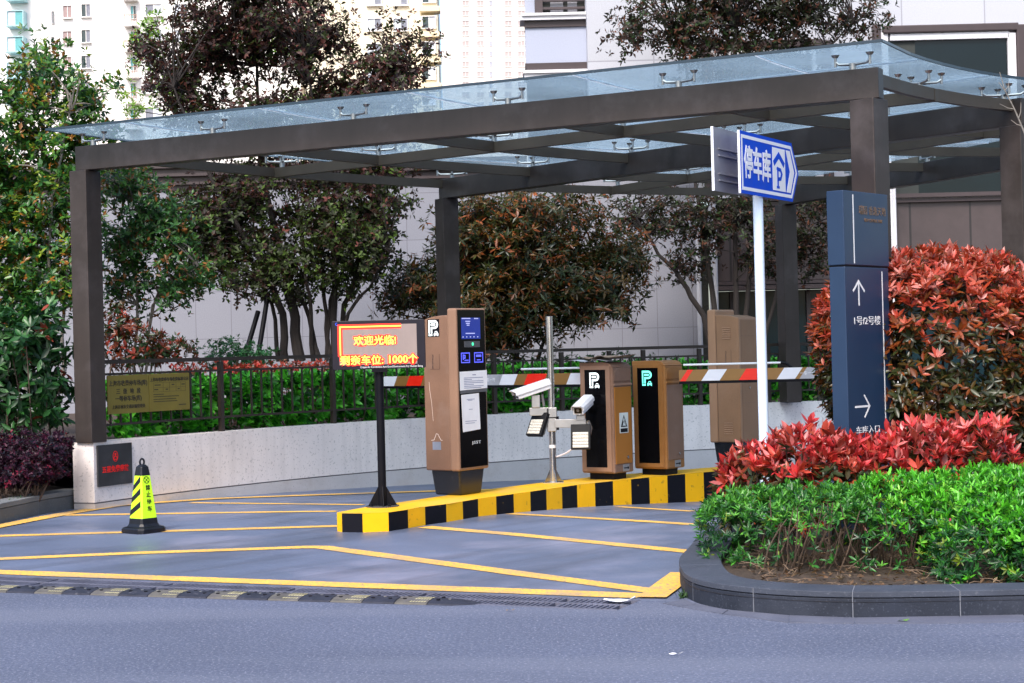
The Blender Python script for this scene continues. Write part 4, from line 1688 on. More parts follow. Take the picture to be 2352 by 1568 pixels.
# right-hand unit
zr = zy(972)
MB().box((-.05, -.05, zr - .085), (.05, .05, zr + .075)).build('clamp', steelr, t, bevel=.006)
MB().box((.03, -.06, zy(982)), (xx(1345), -.015, zy(963))).build('bracket_arm', steelr, t, bevel=.004)
for z0_, z1_ in ((zy(962), zy(956)), (zy(987), zy(981))):
    MB().box((.045, -.06, z0_), (.075, -.01, z1_)).build('clamp_bolt', black, t)
xc = xx(1333)
MB().box((xc - .045, -.075, zy(966)), (xc + .045, -.01, zy(955))).build('tilt_joint', steelr, t, bevel=.004)
mb = MB()
mb.box((xc - .045, -.06, zy(957)), (xc - .02, -.03, zy(942))).box((xc - .005, -.06, zy(957)), (xc + .03, -.03, zy(942)))
mb.build('camera_mount', steelr, t)
camera_unit(Vector((xc + .028, -.06 + .05, zy(932))), rad(-20), rad(14), 0)
flood(Vector((xc - .005, -.09, zy(1004))), rad(-8), rad(-14), True)
mb = MB().tube([(xx(1349), -.05, zy(968)), (xx(1352), -.03, zy(985)), (xx(1351), -.04, zy(1002))], [.02, .035, .02], 8)
mb.build('lamp_bracket', steelr, t, smooth=True)
mb = MB().tube([(xx(1330), -.07, zy(1014)), (xx(1318), -.04, zy(1027)), (xx(1300), .0, zy(1040)), (xx(1283), .01, zy(1047)), (.035, .0, zy(1049))], .009, 6)
mb.build('cable', M('cable_white', (.68, .62, .66), .5), t, smooth=True)
mb = MB().tube([(xx(1256), 0, zy(936)), (xx(1257), -.02, zy(965)), (xx(1262), -.02, zy(985)), (-.03, 0, zy(978))], .006, 6)
mb.build('cable', M('cable_grey', (.5, .5, .52), .5), t, smooth=True)

# ------------------------------------------------------------------ traffic cone
p = at(330, 1222, 0)
t = thing('traffic_cone', p, rad(50), 'black and fluorescent yellow traffic cone with a no-parking sign', 'traffic cone')
ck = M('cone_rubber', (.006, .007, .012), .35, var=.3, scale=12, spec=.35)
fl = M('fluorescent_yellow', (.50, .90, .015), .5, var=.04, emit=(.45, .85, .01, .10))


def octo(hw, c_):
    return [(hw, hw - c_), (hw - c_, hw), (-hw + c_, hw), (-hw, hw - c_), (-hw, -hw + c_), (-hw + c_, -hw), (hw - c_, -hw), (hw, -hw + c_)]


def loft(levels, m=0):
    mb = MB()
    vs = []
    for hw, c_, z in levels:
        vs += [(x, y, z) for x, y in octo(hw, c_)]
    n = 8
    fs = [tuple(range(n))[::-1], tuple(range(len(vs) - n, len(vs)))]
    for l in range(len(levels) - 1):
        for i in range(n):
            j = (i + 1) % n
            fs.append((l * n + i, l * n + j, l * n + n + j, l * n + n + i))
    mb.add(vs, fs, m)
    return mb


hwz = lambda z: .094 - (z - .13) * .102
loft([(.160, .04, .0), (.160, .04, .036), (.150, .04, .050), (.118, .03, .060), (.102, .02, .085), (hwz(.135) + .002, .016, .135), (.020, .006, .140)]).build('base', ck, t, bevel=.004)
loft([(hwz(.135), .016, .135), (hwz(.525), .011, .525)]).build('sleeve', fl, t)
loft([(hwz(.525) + .002, .011, .525), (hwz(.61), .012, .605), (hwz(.61) - .018, .012, .625)]).build('top_cap', ck, t, bevel=.003)
mb = MB().tube([Vector((math.cos(a) * .024, math.sin(a) * .024 * .0, .648 + math.sin(a) * .030)) for a in [2 * PI * i / 16 for i in range(16)]], .0095, 8, closed=True)
mb.build('handle_ring', ck, t, smooth=True)


def cone_face(face):
    """u across, v = height on a sloping side; faces -Y or -X"""
    def mp(u, v, w_):
        d = hwz(v) + w_ + .0008
        return Vector((u, -d, v)) if face == 'S' else Vector((-d, -u, v))
    return mp


# seen from the camera: the -X side is the left one, the -Y side the right one
mb = MB()
mp = cone_face('W')
for z0 in (.165, .285, .395):
    f = lambda z: hwz(z) - .013
    a, b = z0, z0 + .075
    n = 5
    lo_, hi_ = [], []
    for i in range(n + 1):
        k_ = i / n
        zz = a + k_ * .075 - .012 * (1 - k_) * (1 - k_) + .0
        u = -1 + 2 * k_
        lo_.append((u * f(zz), zz))
        hi_.append((u * f(zz + .055), zz + .055))
    mb.prism(lo_ + hi_[::-1], 0, .0008, mp)
mb.build('stripe', ck, t)
mp = cone_face('S')
mb = MB()
cz = .485
mb.stroke([(.03 * math.cos(2 * PI * i / 20), cz + .030 * math.sin(2 * PI * i / 20)) for i in range(20)], .0065, 0, .001, mp, closed=True)
for a in (45, 135):
    mb.stroke([(.028 * math.cos(rad(a)), cz + .028 * math.sin(rad(a))), (-.028 * math.cos(rad(a)), cz - .028 * math.sin(rad(a)))], .006, 0, .0012, mp)
mb.build('no_parking_symbol', ck, t)
for ch, z in (('禁', .415), ('止', .353), ('停', .288), ('车', .222)):
    sl = math.atan(.102)
    text(ch, .06, ck, t, (.008, -hwz(z) - .0022, z), bold=.0012, fit=(.050, .050), rot=Matrix.Rotation(PI / 2 - sl, 4, 'X'))

# ------------------------------------------------------------------ blue direction sign
pp = Vector((2.018, 13.9, 1.6 - 1.51 * .95))
t = thing('direction_sign', pp, rad(60), 'blue arrow-shaped car park direction sign on a white pole', 'road sign')
t.scale = (.95, .95, .95)
zs = lambda z: z - .09
MB().tube([(0, 0, -.13), (0, 0, zs(3.33)), (0, 0, zs(3.335))], [.043, .043, .036], 20).build('pole', M('pole_white', (.60, .72, .88), .35, var=.03), t, smooth=True)
X0, X1, XT, Z0, Z1 = -.52, .675, .835, zs(2.845), zs(3.365)
ZM = (Z0 + Z1) / 2
alu = M('aluminium_sheet', (.30, .30, .34), .45, metal=.4, var=.2, scale=2, spec=.3)
blue = M('sign_blue', (.001, .065, .58), .55, var=.03, spec=.18)
swhite = M('sign_white', (.80, .82, .90), .4, var=.03)


def arrow(x0, x1, xt, z0, z1, e):
    return [(x0 + e, z0 + e), (x1 - e * .55, z0 + e), (xt - e * 1.25, (z0 + z1) / 2), (x1 - e * .55, z1 - e), (x0 + e, z1 - e)]


y0 = -.06
MB().prism(arrow(X0, X1, XT, Z0, Z1, 0), -.004, 0, S_(y0)).build('front_panel', blue, t)
MB().box((X0 - .003, y0 - .002, Z0), (X0, y0 + .018, Z1)).build('panel_edge', swhite, t)
mb = MB()
mp = S_(y0)
A_ = arrow(X0, X1, XT, Z0, Z1, .030)
B_ = arrow(X0, X1, XT, Z0, Z1, .058)
for i in range(5):
    j = (i + 1) % 5
    mb.prism([A_[i], A_[j], B_[j], B_[i]], 0, .0012, mp)
mb.build('border', swhite, t)
mb = MB()
u0, u1 = .205, .505
mb.prism([(u0, Z0 + .075), (u1, Z0 + .075), (u1, Z1 - .075), (u0, Z1 - .075)], 0, .0012, mp)
mb.prism([(u1 + .022, Z0 + .075), (X1 - .05, Z0 + .075), (XT - .11, ZM), (X1 - .05, Z1 - .075), (u1 + .022, Z1 - .075), (u1 + .115, ZM)], 0, .0012, mp)
mb.build('white_field', swhite, t)
mb = MB()
mp = S_(y0 - .0012)
uc = (u0 + u1) / 2
mb.stroke([(uc - .125, Z1 - .215), (uc, Z1 - .135), (uc + .125, Z1 - .215)], .05, 0, .0012, mp)
mb.stroke([(uc - .03, Z0 + .10), (uc - .03, Z1 - .255), (uc + .035, Z1 - .262), (uc + .062, Z1 - .295), (uc + .035, Z1 - .338), (uc - .03, Z1 - .345)], .032, 0, .0012, mp)
mb.stroke([(uc - .062, Z0 + .105), (uc + .004, Z0 + .105)], .022, 0, .0014, mp)
mb.stroke([(uc - .058, Z1 - .255), (uc - .03, Z1 - .255)], .022, 0, .0014, mp)
mb.build('parking_symbol', blue, t)
text('停车库', .2, swhite, t, (-.138, y0 - .0015, ZM + .008), bold=.005, fit=(.60, .285))
# sheet on the far side of the pole, seen from its back
bx = -.22
back = MB().prism(arrow(X0 + bx, X1 + bx, XT + bx, Z0 + .015, Z1 + .02, 0), -.004, 0, S_(.085)).build('rear_panel', alu, t)
mb = MB()
for z in (Z0 + .10, Z0 + .155, Z1 - .16, Z1 - .215):
    mb.box((X0 + bx + .10, .072, z), (X1 + bx - .1, .085, z + .012))
mb.build('stiffener', alu, back, bevel=.002)
MB().box((X0 + bx - .003, .078, Z0 + .015), (X0 + bx, .10, Z1 + .02)).build('panel_edge', swhite, back)
mb = MB()
for z in (Z0 + .12, Z1 - .19):
    mb.box((-.055, -.058, z), (.055, .072, z + .03))
mb.build('clamp', steelr, t)

# ------------------------------------------------------------------ navy totem
pt = Vector((2.648, 13.60, .09))
t = thing('wayfinding_totem', pt, rad(50.3), 'tall navy blue wayfinding totem with white arrows among red shrubs', 'sign')
navy = M('navy_paint', (.013, .034, .080), .38, var=.05, scale=3, spec=.4)
TW, TD = .735, .14
MB().box((0, 0, -.06), (TW, TD, zs(2.195))).build('lower_panel', navy, t, bevel=.006)
MB().box((.004, .004, zs(2.195)), (TW - .004, TD - .004, zs(2.207))).build('seam', black, t)
MB().box((-.006, -.006, zs(2.207)), (TW + .006, TD + .006, zs(2.80))).build('upper_panel', navy, t, bevel=.006)
mb = MB()
mp = S_(-.006)
mb.stroke([(TW * .205, zs(2.222)), (TW * .205, zs(2.772))], .014, 0, .0015, mp)
mb.build('white_line', white, t)
mb = MB()
mp = S_(0)
mb.stroke([(TW * .845, zs(.55)), (TW * .845, zs(2.165))], .014, 0, .0015, mp)
mb.build('white_line', white, t)
mb = MB()
mb.stroke([(TW * .30, zs(1.885)), (TW * .30, zs(2.072))], .018, 0, .0015, mp)
mb.stroke([(TW * .30 - .095, zs(1.998)), (TW * .30, zs(2.08)), (TW * .30 + .095, zs(1.998))], .018, 0, .0017, mp)
mb.build('up_arrow', white, t)
mb = MB()
mb.stroke([(TW * .15, zs(1.075)), (TW * .47, zs(1.075))], .016, 0, .0015, mp)
mb.stroke([(TW * .36, zs(1.165)), (TW * .48, zs(1.075)), (TW * .36, zs(.985))], .016, 0, .0017, mp)
mb.build('right_arrow', white, t)
text('1号/2号楼', .08, white, t, (TW * .48, -.0015, zs(1.765)), fit=(TW * .60, .072))
text('车库入口', .08, white, t, (TW * .43, -.0015, zs(.885)), fit=(TW * .53, .065))
brz = M('bronze_letters', (.22, .13, .075), .35, metal=.5)
text('瑞园 香逸天地', .08, brz, t, (TW * .64, -.0075, zs(2.655)), fit=(TW * .62, .072), name='name_lettering')
text('NEW CENTRAL PARK', .03, brz, t, (TW * .66, -.0075, zs(2.575)), fit=(TW * .42, .028), name='name_lettering')

# ------------------------------------------------------------------ litter
def scrap(px_, size, label, name, col, seed, cat_, asp=.4, z=None, nx=9):
    p = ground(*px_)
    g = np.random.default_rng(seed)
    t = thing(name, (p.x, p.y, (p.z if z is None else z) + .006), g.uniform(-.4, .2), label, cat_)
    mb = MB()
    ny = 4
    ph = g.uniform(0, 6, 4)
    vs = []
    for i in range(nx + 1):
        k_ = i / nx
        wd = asp * size * (1 - .75 * max(0, k_ - .6) / .4) * (.7 + .3 * math.sin(PI * min(1, k_ * 1.6)))
        for j in range(ny + 1):
            v = j / ny - .5
            vs.append(((k_ - .5) * size, v * wd + .02 * size * math.sin(k_ * 7 + ph[0]), .003 + size * .05 * (1 + math.sin(k_ * 6 + ph[1]) * math.cos(v * 3 + ph[2])) + (size * .1 * max(0, k_ - .75) / .25)))
    fs = [(i * (ny + 1) + j, i * (ny + 1) + j + 1, (i + 1) * (ny + 1) + j + 1, (i + 1) * (ny + 1) + j) for i in range(nx) for j in range(ny)]
    mb.add(vs, fs)
    mb.build('sheet', col, t, fix=False, smooth=True)
    return t


scrap((1424, 1385), .20, 'torn white paper lying on the drain grate', 'paper_scrap', paper, 3, 'litter', .42)
scrap((1553, 1506), .075, 'tiny curled white scrap lying on the open road', 'paper_scrap', paper, 5, 'litter', .14)
leafy = M('dry_leaf', (.20, .13, .05), .7)
scrap((1172, 1405), .05, 'small brown leaf on the road just below the speed bump end', 'dry_leaf', leafy, 8, 'leaf', .4)
scrap((2076, 1429), .07, 'small green leaf on the gutter slabs below the right planter', 'fallen_leaf', M('green_leaf', (.10, .22, .03), .5), 9, 'leaf', .35)
scrap((505, 1161), .05, 'small dark leaf between the yellow lines near the low wall', 'dry_leaf', M('dark_leaf', (.04, .03, .03), .7), 10, 'leaf', .4)
# ------------------------------------------------------------------ the stone building behind
YB = 30.0
stone = slabmat('stone_shaded', (.26, .27, .32), (.16, .16, .20), .62, .82, .006, origin=(.55, -.28))  # same stone as above; shade of trees and canopy put into the colour
stonelit = slabmat('stone_lit', (.49, .51, .57), (.32, .33, .38), 1.45, 1.25, .012, origin=(.3, -.35))  # copy for the upper wall, its stronger sky light put into the colour
stonep = slabmat('stone_panel', (.40, .44, .56), (.5, .5, .55), 40, 40, .0)
cladb = slabmat('brown_cladding', (.070, .052, .052), (.022, .018, .018), 1.05, 3.2, .02, rough=.45, speck=False, origin=(.35, 1.0))
trimb = M('brown_trim', (.062, .047, .050), .45, var=.08, spec=.35)
trimw = M('white_trim', (.74, .74, .78), .5, var=.04)
wglass = M('window_glass', (.005, .012, .016), .12, var=.2, scale=.5, spec=.25)
wdark = M('window_dark', (.010, .012, .012), .3)

bt = thing('stone_building', (0, YB, 0), 0, 'pale stone building with brown metal cladding and dark windows behind the canopy', 'building')


def pxbox(mb, x0, x1, y0, y1, Y, d0, d1, m=0):
    """box whose front face covers these picture columns and rows at depth Y; d0, d1 = front and back offsets"""
    xm, ym = (x0 + x1) / 2, (y0 + y1) / 2
    X0, X1 = deep(x0, ym, Y).x, deep(x1, ym, Y).x
    Z0, Z1 = deep(xm, y1, Y).z, deep(xm, y0, Y).z
    mb.box((X0, Y + d0 - YB, Z0), (X1, Y + d1 - YB, Z1), m)
    return mb


def bpart(name, mat, specs, parent=None, **k):
    mb = MB()
    for s_ in specs:
        pxbox(mb, *s_)
    return mb.build(name, mat, bt if parent is None else parent, **k)


ZC = 4.52
X16, X12, X135 = deep(1600, 600, YB).x, deep(1203, 100, YB).x, deep(1349, 100, YB).x
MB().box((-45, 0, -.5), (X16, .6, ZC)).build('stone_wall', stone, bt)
mb = MB()
for z0, z1, d_ in ((ZC, 4.62, -.02), (4.62, 4.66, -.10), (4.66, 4.76, -.07), (4.76, 4.81, -.16), (4.81, 4.90, -.12), (4.90, 4.96, -.2)):
    mb.box((-45, d_, z0), (X12, .6, z1))
mb.build('cornice', trimb, bt)
# upper storeys: plain stone right of the balcony bay
zt = 12.0
MB().box((X135, -.001, ZC), (X16, .7, zt)).build('upper_wall', stonelit, bt)
MB().box((X16 + .001, -.001, deep(1900, 470, YB).z + .16), (16, .7, zt)).build('upper_wall', stonelit, bt)
MB().box((X12 + .05, .9, ZC), (X135, 1.6, zt)).build('bay_back_wall', stonep, bt)
YA = YB + .35
bpart('bay_panel', stonep, [(1207, 1349, 62, 144, YA, 0, .5)])
bpart('brown_band', trimb, [(1205, 1349, 46, 62, YA, -.04, .5)])
bpart('brown_band', trimb, [(1206, 1349, 144, 153, YA, -.03, .5), (1210, 1349, 153, 163, YA, -.07, .5)])
bpart('white_sill', trimw, [(1198, 1349, 32, 38, YA, -.16, .5), (1194, 1349, 38.2, 47, YA, -.12, .5)])
bpart('white_sill', trimw, [(1201, 1349, 162, 169, YA, -.14, .5), (1204, 1349, 169.3, 178, YA, -.10, .5)])
bpart('bay_underside', wdark, [(1212, 1349, 178, 330, YA, .02, .5)])
wn = bpart('window', wdark, [(1228, 1349, -60, 32, YA, .3, .4)])
bpart('frame', trimb, [(1228, 1246, -60, 31, YA, .1, .2), (1246, 1349, -6, -1, YA, .12, .2), (1246, 1349, 12, 17, YA, .12, .2)], wn)
bpart('curtain', M('curtain_grey', (.42, .43, .48), .8, var=.15, scale=4), [(1264, 1294, -60, 32, YA, .24, .28), (1304, 1326, -60, 32, YA, .24, .28)], wn)


def big_window(x0, x1, y0, y1, Y=YB):
    w_ = bpart('window', wglass, [(x0, x1, y0, y1, Y, -.02, -.003)])
    bpart('inner_frame', trimw, [(x0 - 17, x0, y0 - 16, y1 + 14, Y, -.09, .0), (x1, x1 + 19, y0 - 16, y1 + 14, Y, -.09, .0), (x0, x1, y0 - 16, y0, Y, -.09, .0), (x0, x1, y1, y1 + 14, Y, -.09, .0)], w_, bevel=.012)
    bpart('outer_frame', trimb, [(x0 - 36, x0 - 17.3, y0 - 34, y1 + 14, Y, -.14, .0), (x1 + 19.3, x1 + 42, y0 - 34, y1 + 14, Y, -.14, .0), (x0 - 17, x1 + 19, y0 - 34, y0 - 16.3, Y, -.14, .0)], w_, bevel=.02)
    return w_


w1_ = big_window(2042, 2316, 92, 446)
bpart('inner_wall', M('room_wall', (.035, .042, .040), .8), [(2042, 2105, 92, 446, YB, -.024, -.021)], w1_)
big_window(1650, 1868, 128, 446)
# brown cladding band, its trims and the dark shopfront under it
XE = 16.0
z0b, z1b = deep(1900, 640, YB).z, deep(1900, 470, YB).z
MB().box((X16 + .02, -.02, z0b), (XE, .5, z1b)).build('brown_cladding', cladb, bt)
mb = MB()
for z0, z1, d_ in ((z1b, z1b + .07, -.10), (z1b + .08, z1b + .15, -.16), (z0b - .07, z0b - .01, -.10), (z0b - .16, z0b - .09, -.14)):
    mb.box((X16 + .3, d_, z0), (XE, .5, z1))
mb.build('brown_trim', trimb, bt)
shop = MB().box((X16 + .3, .35, -.5), (XE, .5, z0b - .17)).build('shopfront_glass', M('shop_glass', (.006, .024, .034), .15, var=.4, scale=.6, spec=.2), bt)
mb = MB()
for i in range(9):
    x = X16 + .6 + i * 1.35
    mb.box((x, .28, -.5), (x + .07, .349, z0b - .17))
mb.build('mullion', trimb, shop)
pipe = M('pipe_grey', (.46, .47, .52), .4, var=.06)
for x in (1603, 1633, 1641):
    X = deep(x, 620, YB).x
    MB().cyl((X, -.12, -.5), (X, -.12, z1b + .3), .045, sides=12).build('downpipe', pipe, bt, smooth=True)
X = deep(1613, 620, YB).x
MB().box((X - .07, -.10, -.5), (X + .09, -.021, z1b)).build('pilaster', wdark, bt)
for x in (2043, 2050):
    X = deep(x, 520, YB).x
    MB().cyl((X, -.2, -.5), (X, -.2, z1b + .4), .03, sides=12).build('downpipe', trimw, bt, smooth=True)

# ------------------------------------------------------------------ far towers
tow = M('tower_white', (.90, .875, .86), .8, var=.03, scale=.1)


def tower(name, label, cat, x0, x1, ytop, Y, depth, wall):
    t = thing(name, (0, Y, 0), 0, label, cat)
    X0, X1 = deep(x0, 150, Y).x, deep(x1, 150, Y).x
    Zt = deep((x0 + x1) / 2, ytop, Y).z
    MB().box((X0, 0, -1), (X1, depth, Zt)).build('wall', wall, t)
    return t


def twin(t, Y, x0, x1, y0, y1, pane, frame=tow, sill=True, proud=0.0):
    xm, ym = (x0 + x1) / 2, (y0 + y1) / 2
    X0, X1 = deep(x0, ym, Y).x, deep(x1, ym, Y).x
    Z0, Z1 = deep(xm, y1, Y).z, deep(xm, y0, Y).z
    e = .06 * (X1 - X0)
    w_ = MB()
    for a, b, c, d in ((X0 - e, X0, Z0 - e, Z1 + e), (X1, X1 + e, Z0 - e, Z1 + e), (X0, X1, Z0 - e, Z0), (X0, X1, Z1, Z1 + e)):
        w_.box((a, -.18 - proud, c), (b, .05, d))
    w_.box(((X0 + X1) / 2 - e * .5, -.10 - proud, Z0), ((X0 + X1) / 2 + e * .5, .04, Z1))
    if sill:
        w_.box((X0 - 2 * e, -.32 - proud, Z0 - 2.2 * e), (X1 + 2 * e, .05, Z0 - e - .002))
    o = w_.build('window', frame, t)
    mb = MB()
    mb.box((X0, -.06 - proud, Z0), ((X0 + X1) / 2 - e * .5, -.02, Z1), 0)
    mb.box(((X0 + X1) / 2 + e * .5, -.06 - proud, Z0), (X1, -.02, Z1), 1)
    mb.build('pane', pane, o)
    return o


p_dark = M('pane_dark', (.035, .055, .06), .2, var=.2)
p_grey = M('pane_grey', (.20, .21, .26), .3, var=.2)
p_pink = M('pane_pink', (.34, .24, .24), .5, var=.1)
p_teal = M('pane_teal', (.12, .40, .42), .3, var=.1)
p_pale = M('pane_pale', (.62, .66, .74), .4, var=.1)
YT = 180.0
tA = tower('apartment_tower', 'white apartment tower with rows of small windows behind the left trees', 'apartment building', -420, 288, -420, YT, 14, tow)
for k in range(-2, 4):
    dy = 59.2 * k
    twin(tA, YT, 188, 208, 10 + dy, 38 + dy, [p_dark, p_grey])
    twin(tA, YT, 146, 165, 13 + dy, 41 + dy, [p_pink, p_pink])
    twin(tA, YT, 119, 125, 26 + dy, 54 + dy, [p_grey, p_dark], sill=False)
    twin(tA, YT, 26, 60, 31 + dy, 62 + dy, [p_pale, p_teal], M('frame_teal', (.36, .58, .62), .5), proud=1.2)
tB = tower('apartment_tower', 'narrower white apartment tower with shallow balconies, partly behind the plum tree', 'apartment building', 289.5, 690, -420, YT - 2, 12, tow)
for k in range(-2, 5):
    dy = 59.2 * k
    twin(tB, YT - 2, 301, 313, 14 + dy, 43 + dy, [p_teal, p_dark], sill=False)
    twin(tB, YT - 2, 335, 372, 10 + dy, 34 + dy, [p_grey, p_pale])
    twin(tB, YT - 2, 402, 430, 10 + dy, 36 + dy, [p_pale, p_grey])
    X0, X1 = deep(286, 0, YT - 2).x, deep(318, 0, YT - 2).x
    z = deep(300, 60 + dy, YT - 2).z
    bal = MB().box((X0, -1.1, z - .12), (X1, 0, z)).build('balcony', tow, tB)
    mb = MB()
    for i in range(9):
        x = X0 + (X1 - X0 - .05) * i / 8
        mb.box((x, -1.08, z), (x + .05, -1.03, z + .95))
    mb.box((X0, -1.1, z + .95), (X1, -1.0, z + 1.02))
    mb.build('balcony_rail', M('rail_rust', (.40, .25, .20), .6), bal)
warm = M('tower_cream', (.85, .76, .58), .8, var=.04, scale=.1)
tC = tower('apartment_tower', 'cream apartment tower with ochre bay windows showing right of the plum tree crown', 'apartment building', 700, 1000, -420, 172, 14, warm)
ochre = M('tower_ochre', (.84, .72, .48), .7, var=.05)
for k in range(-1, 4):
    dy = 58.4 * k
    X0, X1 = deep(966, 60, 172).x, deep(1012, 60, 172).x
    z0, z1 = deep(985, 89 + dy, 172).z, deep(985, 78 + dy, 172).z
    bay = MB().box((X0, -1.3, z0), (X1, .5, z1)).build('bay_ledge', ochre, tC)
    z2 = deep(985, 40 + dy, 172).z
    MB().box((X0 + .25, -1.05, z1), (X1 - .25, .5, z2)).build('bay_body', warm, bay)
    twin(tC, 172, 972, 1001, 43 + dy, 69 + dy, [p_dark, p_pale], tow, sill=False, proud=1.1)
    twin(tC, 172, 905, 935, 43 + dy, 69 + dy, [p_pale, p_grey], tow)
    twin(tC, 172, 845, 875, 43 + dy, 69 + dy, [p_pale, p_grey], tow)
tD = tower('apartment_tower', 'distant very pale tower block right of the cream tower', 'apartment building', 1015, 1360, -500, 430, 20, M('tower_far', (.90, .82, .77), .8, var=.03, scale=.05))
p_far = M('pane_far', (.40, .42, .52), .5, var=.1, spec=.1)
p_far2 = M('pane_far_rose', (.52, .44, .44), .5, var=.1, spec=.1)
for k in range(-2, 12):
    for j, x in enumerate((1062, 1096, 1124, 1160, 1190, 1226, 1262, 1298)):
        twin(tD, 430, x, x + (6 if j == 2 else 15), 48 + 23.4 * k, 59 + 23.4 * k, [p_far if j == 2 else p_far2] * 2, tow, sill=False)

# ------------------------------------------------------------------ trees and shrubs
bark = M('bark', (.024, .019, .018), .9, var=.35, scale=14, bump=.8, bscale=40)
barkl = M('bark_pale', (.20, .18, .16), .9, var=.3, scale=10, bump=.8, bscale=40)
twigm = M('twig_brown', (.070, .045, .035), .9, var=.3, scale=20)
LEAF = leafmat('leaf_gloss', .34, .25, .5)
LEAFM = leafmat('leaf_matte', .5, .3, .35)
UP = np.array([0, 0, 1.0])


def blobs(spec, Y, dr, n, bias=.42):
    """points in ellipsoids given by picture centre and radii at depth Y"""
    P, D = [], []
    ar = np.array([s[2] * s[3] for s in spec], float)
    for s, a in zip(spec, ar):
        k = int(round(n * a / ar.sum()))
        c = np.array(deep(s[0], s[1], Y + (s[4] if len(s) > 4 else 0)))
        sc = Y / FPX
        d = ball_dirs(k)
        r = RNG.random((k, 1)) ** bias
        dd = dr if len(s) < 6 else s[5]
        P.append(c + d * r * np.array([s[2] * sc, dd, s[3] * sc]) * lumps(d, abs(int(s[0])) + 7, .25)[:, None])
        D.append(d)
    return np.concatenate(P), np.concatenate(D)


def clumped(spec, Y, dr, nclump, per, sig, bias=.42):
    C, D = blobs(spec, Y, dr, nclump, bias)
    P = np.repeat(C, per, 0) + RNG.normal(0, sig, (len(C) * per, 3)) * np.repeat(RNG.uniform(.6, 1.3, (len(C), 1)), per, 0)
    return C, P, np.repeat(D, per, 0)


def skeleton(t, trunks, C, Y, mat, r1=.006, frac=.5, tw=.012):
    """trunks: list of (picture polyline, r0, r1[, depth offset]); twigs join clump centres to the nearest trunk point"""
    nodes_ = []
    for tr in trunks:
        pts = [deep(x, y, Y + (tr[3] if len(tr) > 3 else 0) * (i / max(1, len(tr[0]) - 1))) for i, (x, y) in enumerate(tr[0])]
        # smooth
        q = [pts[0]]
        for a, b in zip(pts, pts[1:]):
            for k in range(1, 5):
                v = a.lerp(b, k / 4)
                if k < 4:
                    v = v + Vector(RNG.normal(0, .012, 3))
                q.append(v)
        rs = [tr[1] + (tr[2] - tr[1]) * i / (len(q) - 1) for i in range(len(q))]
        MB().tube(q, rs, 9).build('trunk', mat, t, smooth=True, fix=False)
        nodes_ += q[len(q) // 4:]
    NA = np.array([tuple(v) for v in nodes_])
    pairs = []
    for c in C:
        if RNG.random() > frac:
            continue
        d = np.linalg.norm(NA - c, axis=1) + 1.2 * np.maximum(0, NA[:, 2] - c[2] + .1)
        pairs.append((NA[d.argmin()], c))
    if pairs:
        twig_mesh('branch', pairs, tw, r1, mat, t)


def tree(name, label, cat_, base, Y, spec, dr, nclump, per, sig, leaf, palette, probs, trunks, k=5, tilt=(35, 95), mat=None, barkm=None, bias=.42, up=.5, frac=.5, tw=.012, vary=.3, group=None, low=None):
    t = thing(name, (0, 0, 0), 0, label, cat_, group)
    C, P, D = clumped(spec, Y, dr, nclump, per, sig, bias)
    A = unit(D * .6 + UP * up)
    L_ = whorls(P, A, k, leaf[0], leaf[1], tilt, palette, probs, stem=.06, jit=.45, vary=vary, per_whorl=.6)
    if low:
        ml = P[:, 2] < low[0] + RNG.normal(0, .5, len(P))
        if ml.any() and not ml.all():
            L_ = cat(whorls(P[~ml], A[~ml], k, leaf[0], leaf[1], tilt, palette, probs, stem=.06, jit=.45, vary=vary, per_whorl=.6),
                     whorls(P[ml], A[ml], k, leaf[0], leaf[1], tilt, low[1], low[2], stem=.06, jit=.45, vary=vary, per_whorl=.6))
    leaf_mesh('crown', *L_, mat or LEAF, t)
    skeleton(t, trunks, C, Y, barkm or bark, frac=frac, tw=tw)
    b = deep(base[0], base[1], Y)
    for ch in [x for x in COL.objects if x.parent == t]:
        ch.matrix_parent_inverse = Matrix.Translation((-b.x, -b.y, -.6))
    t.location = (b.x, b.y, .6)
    return t


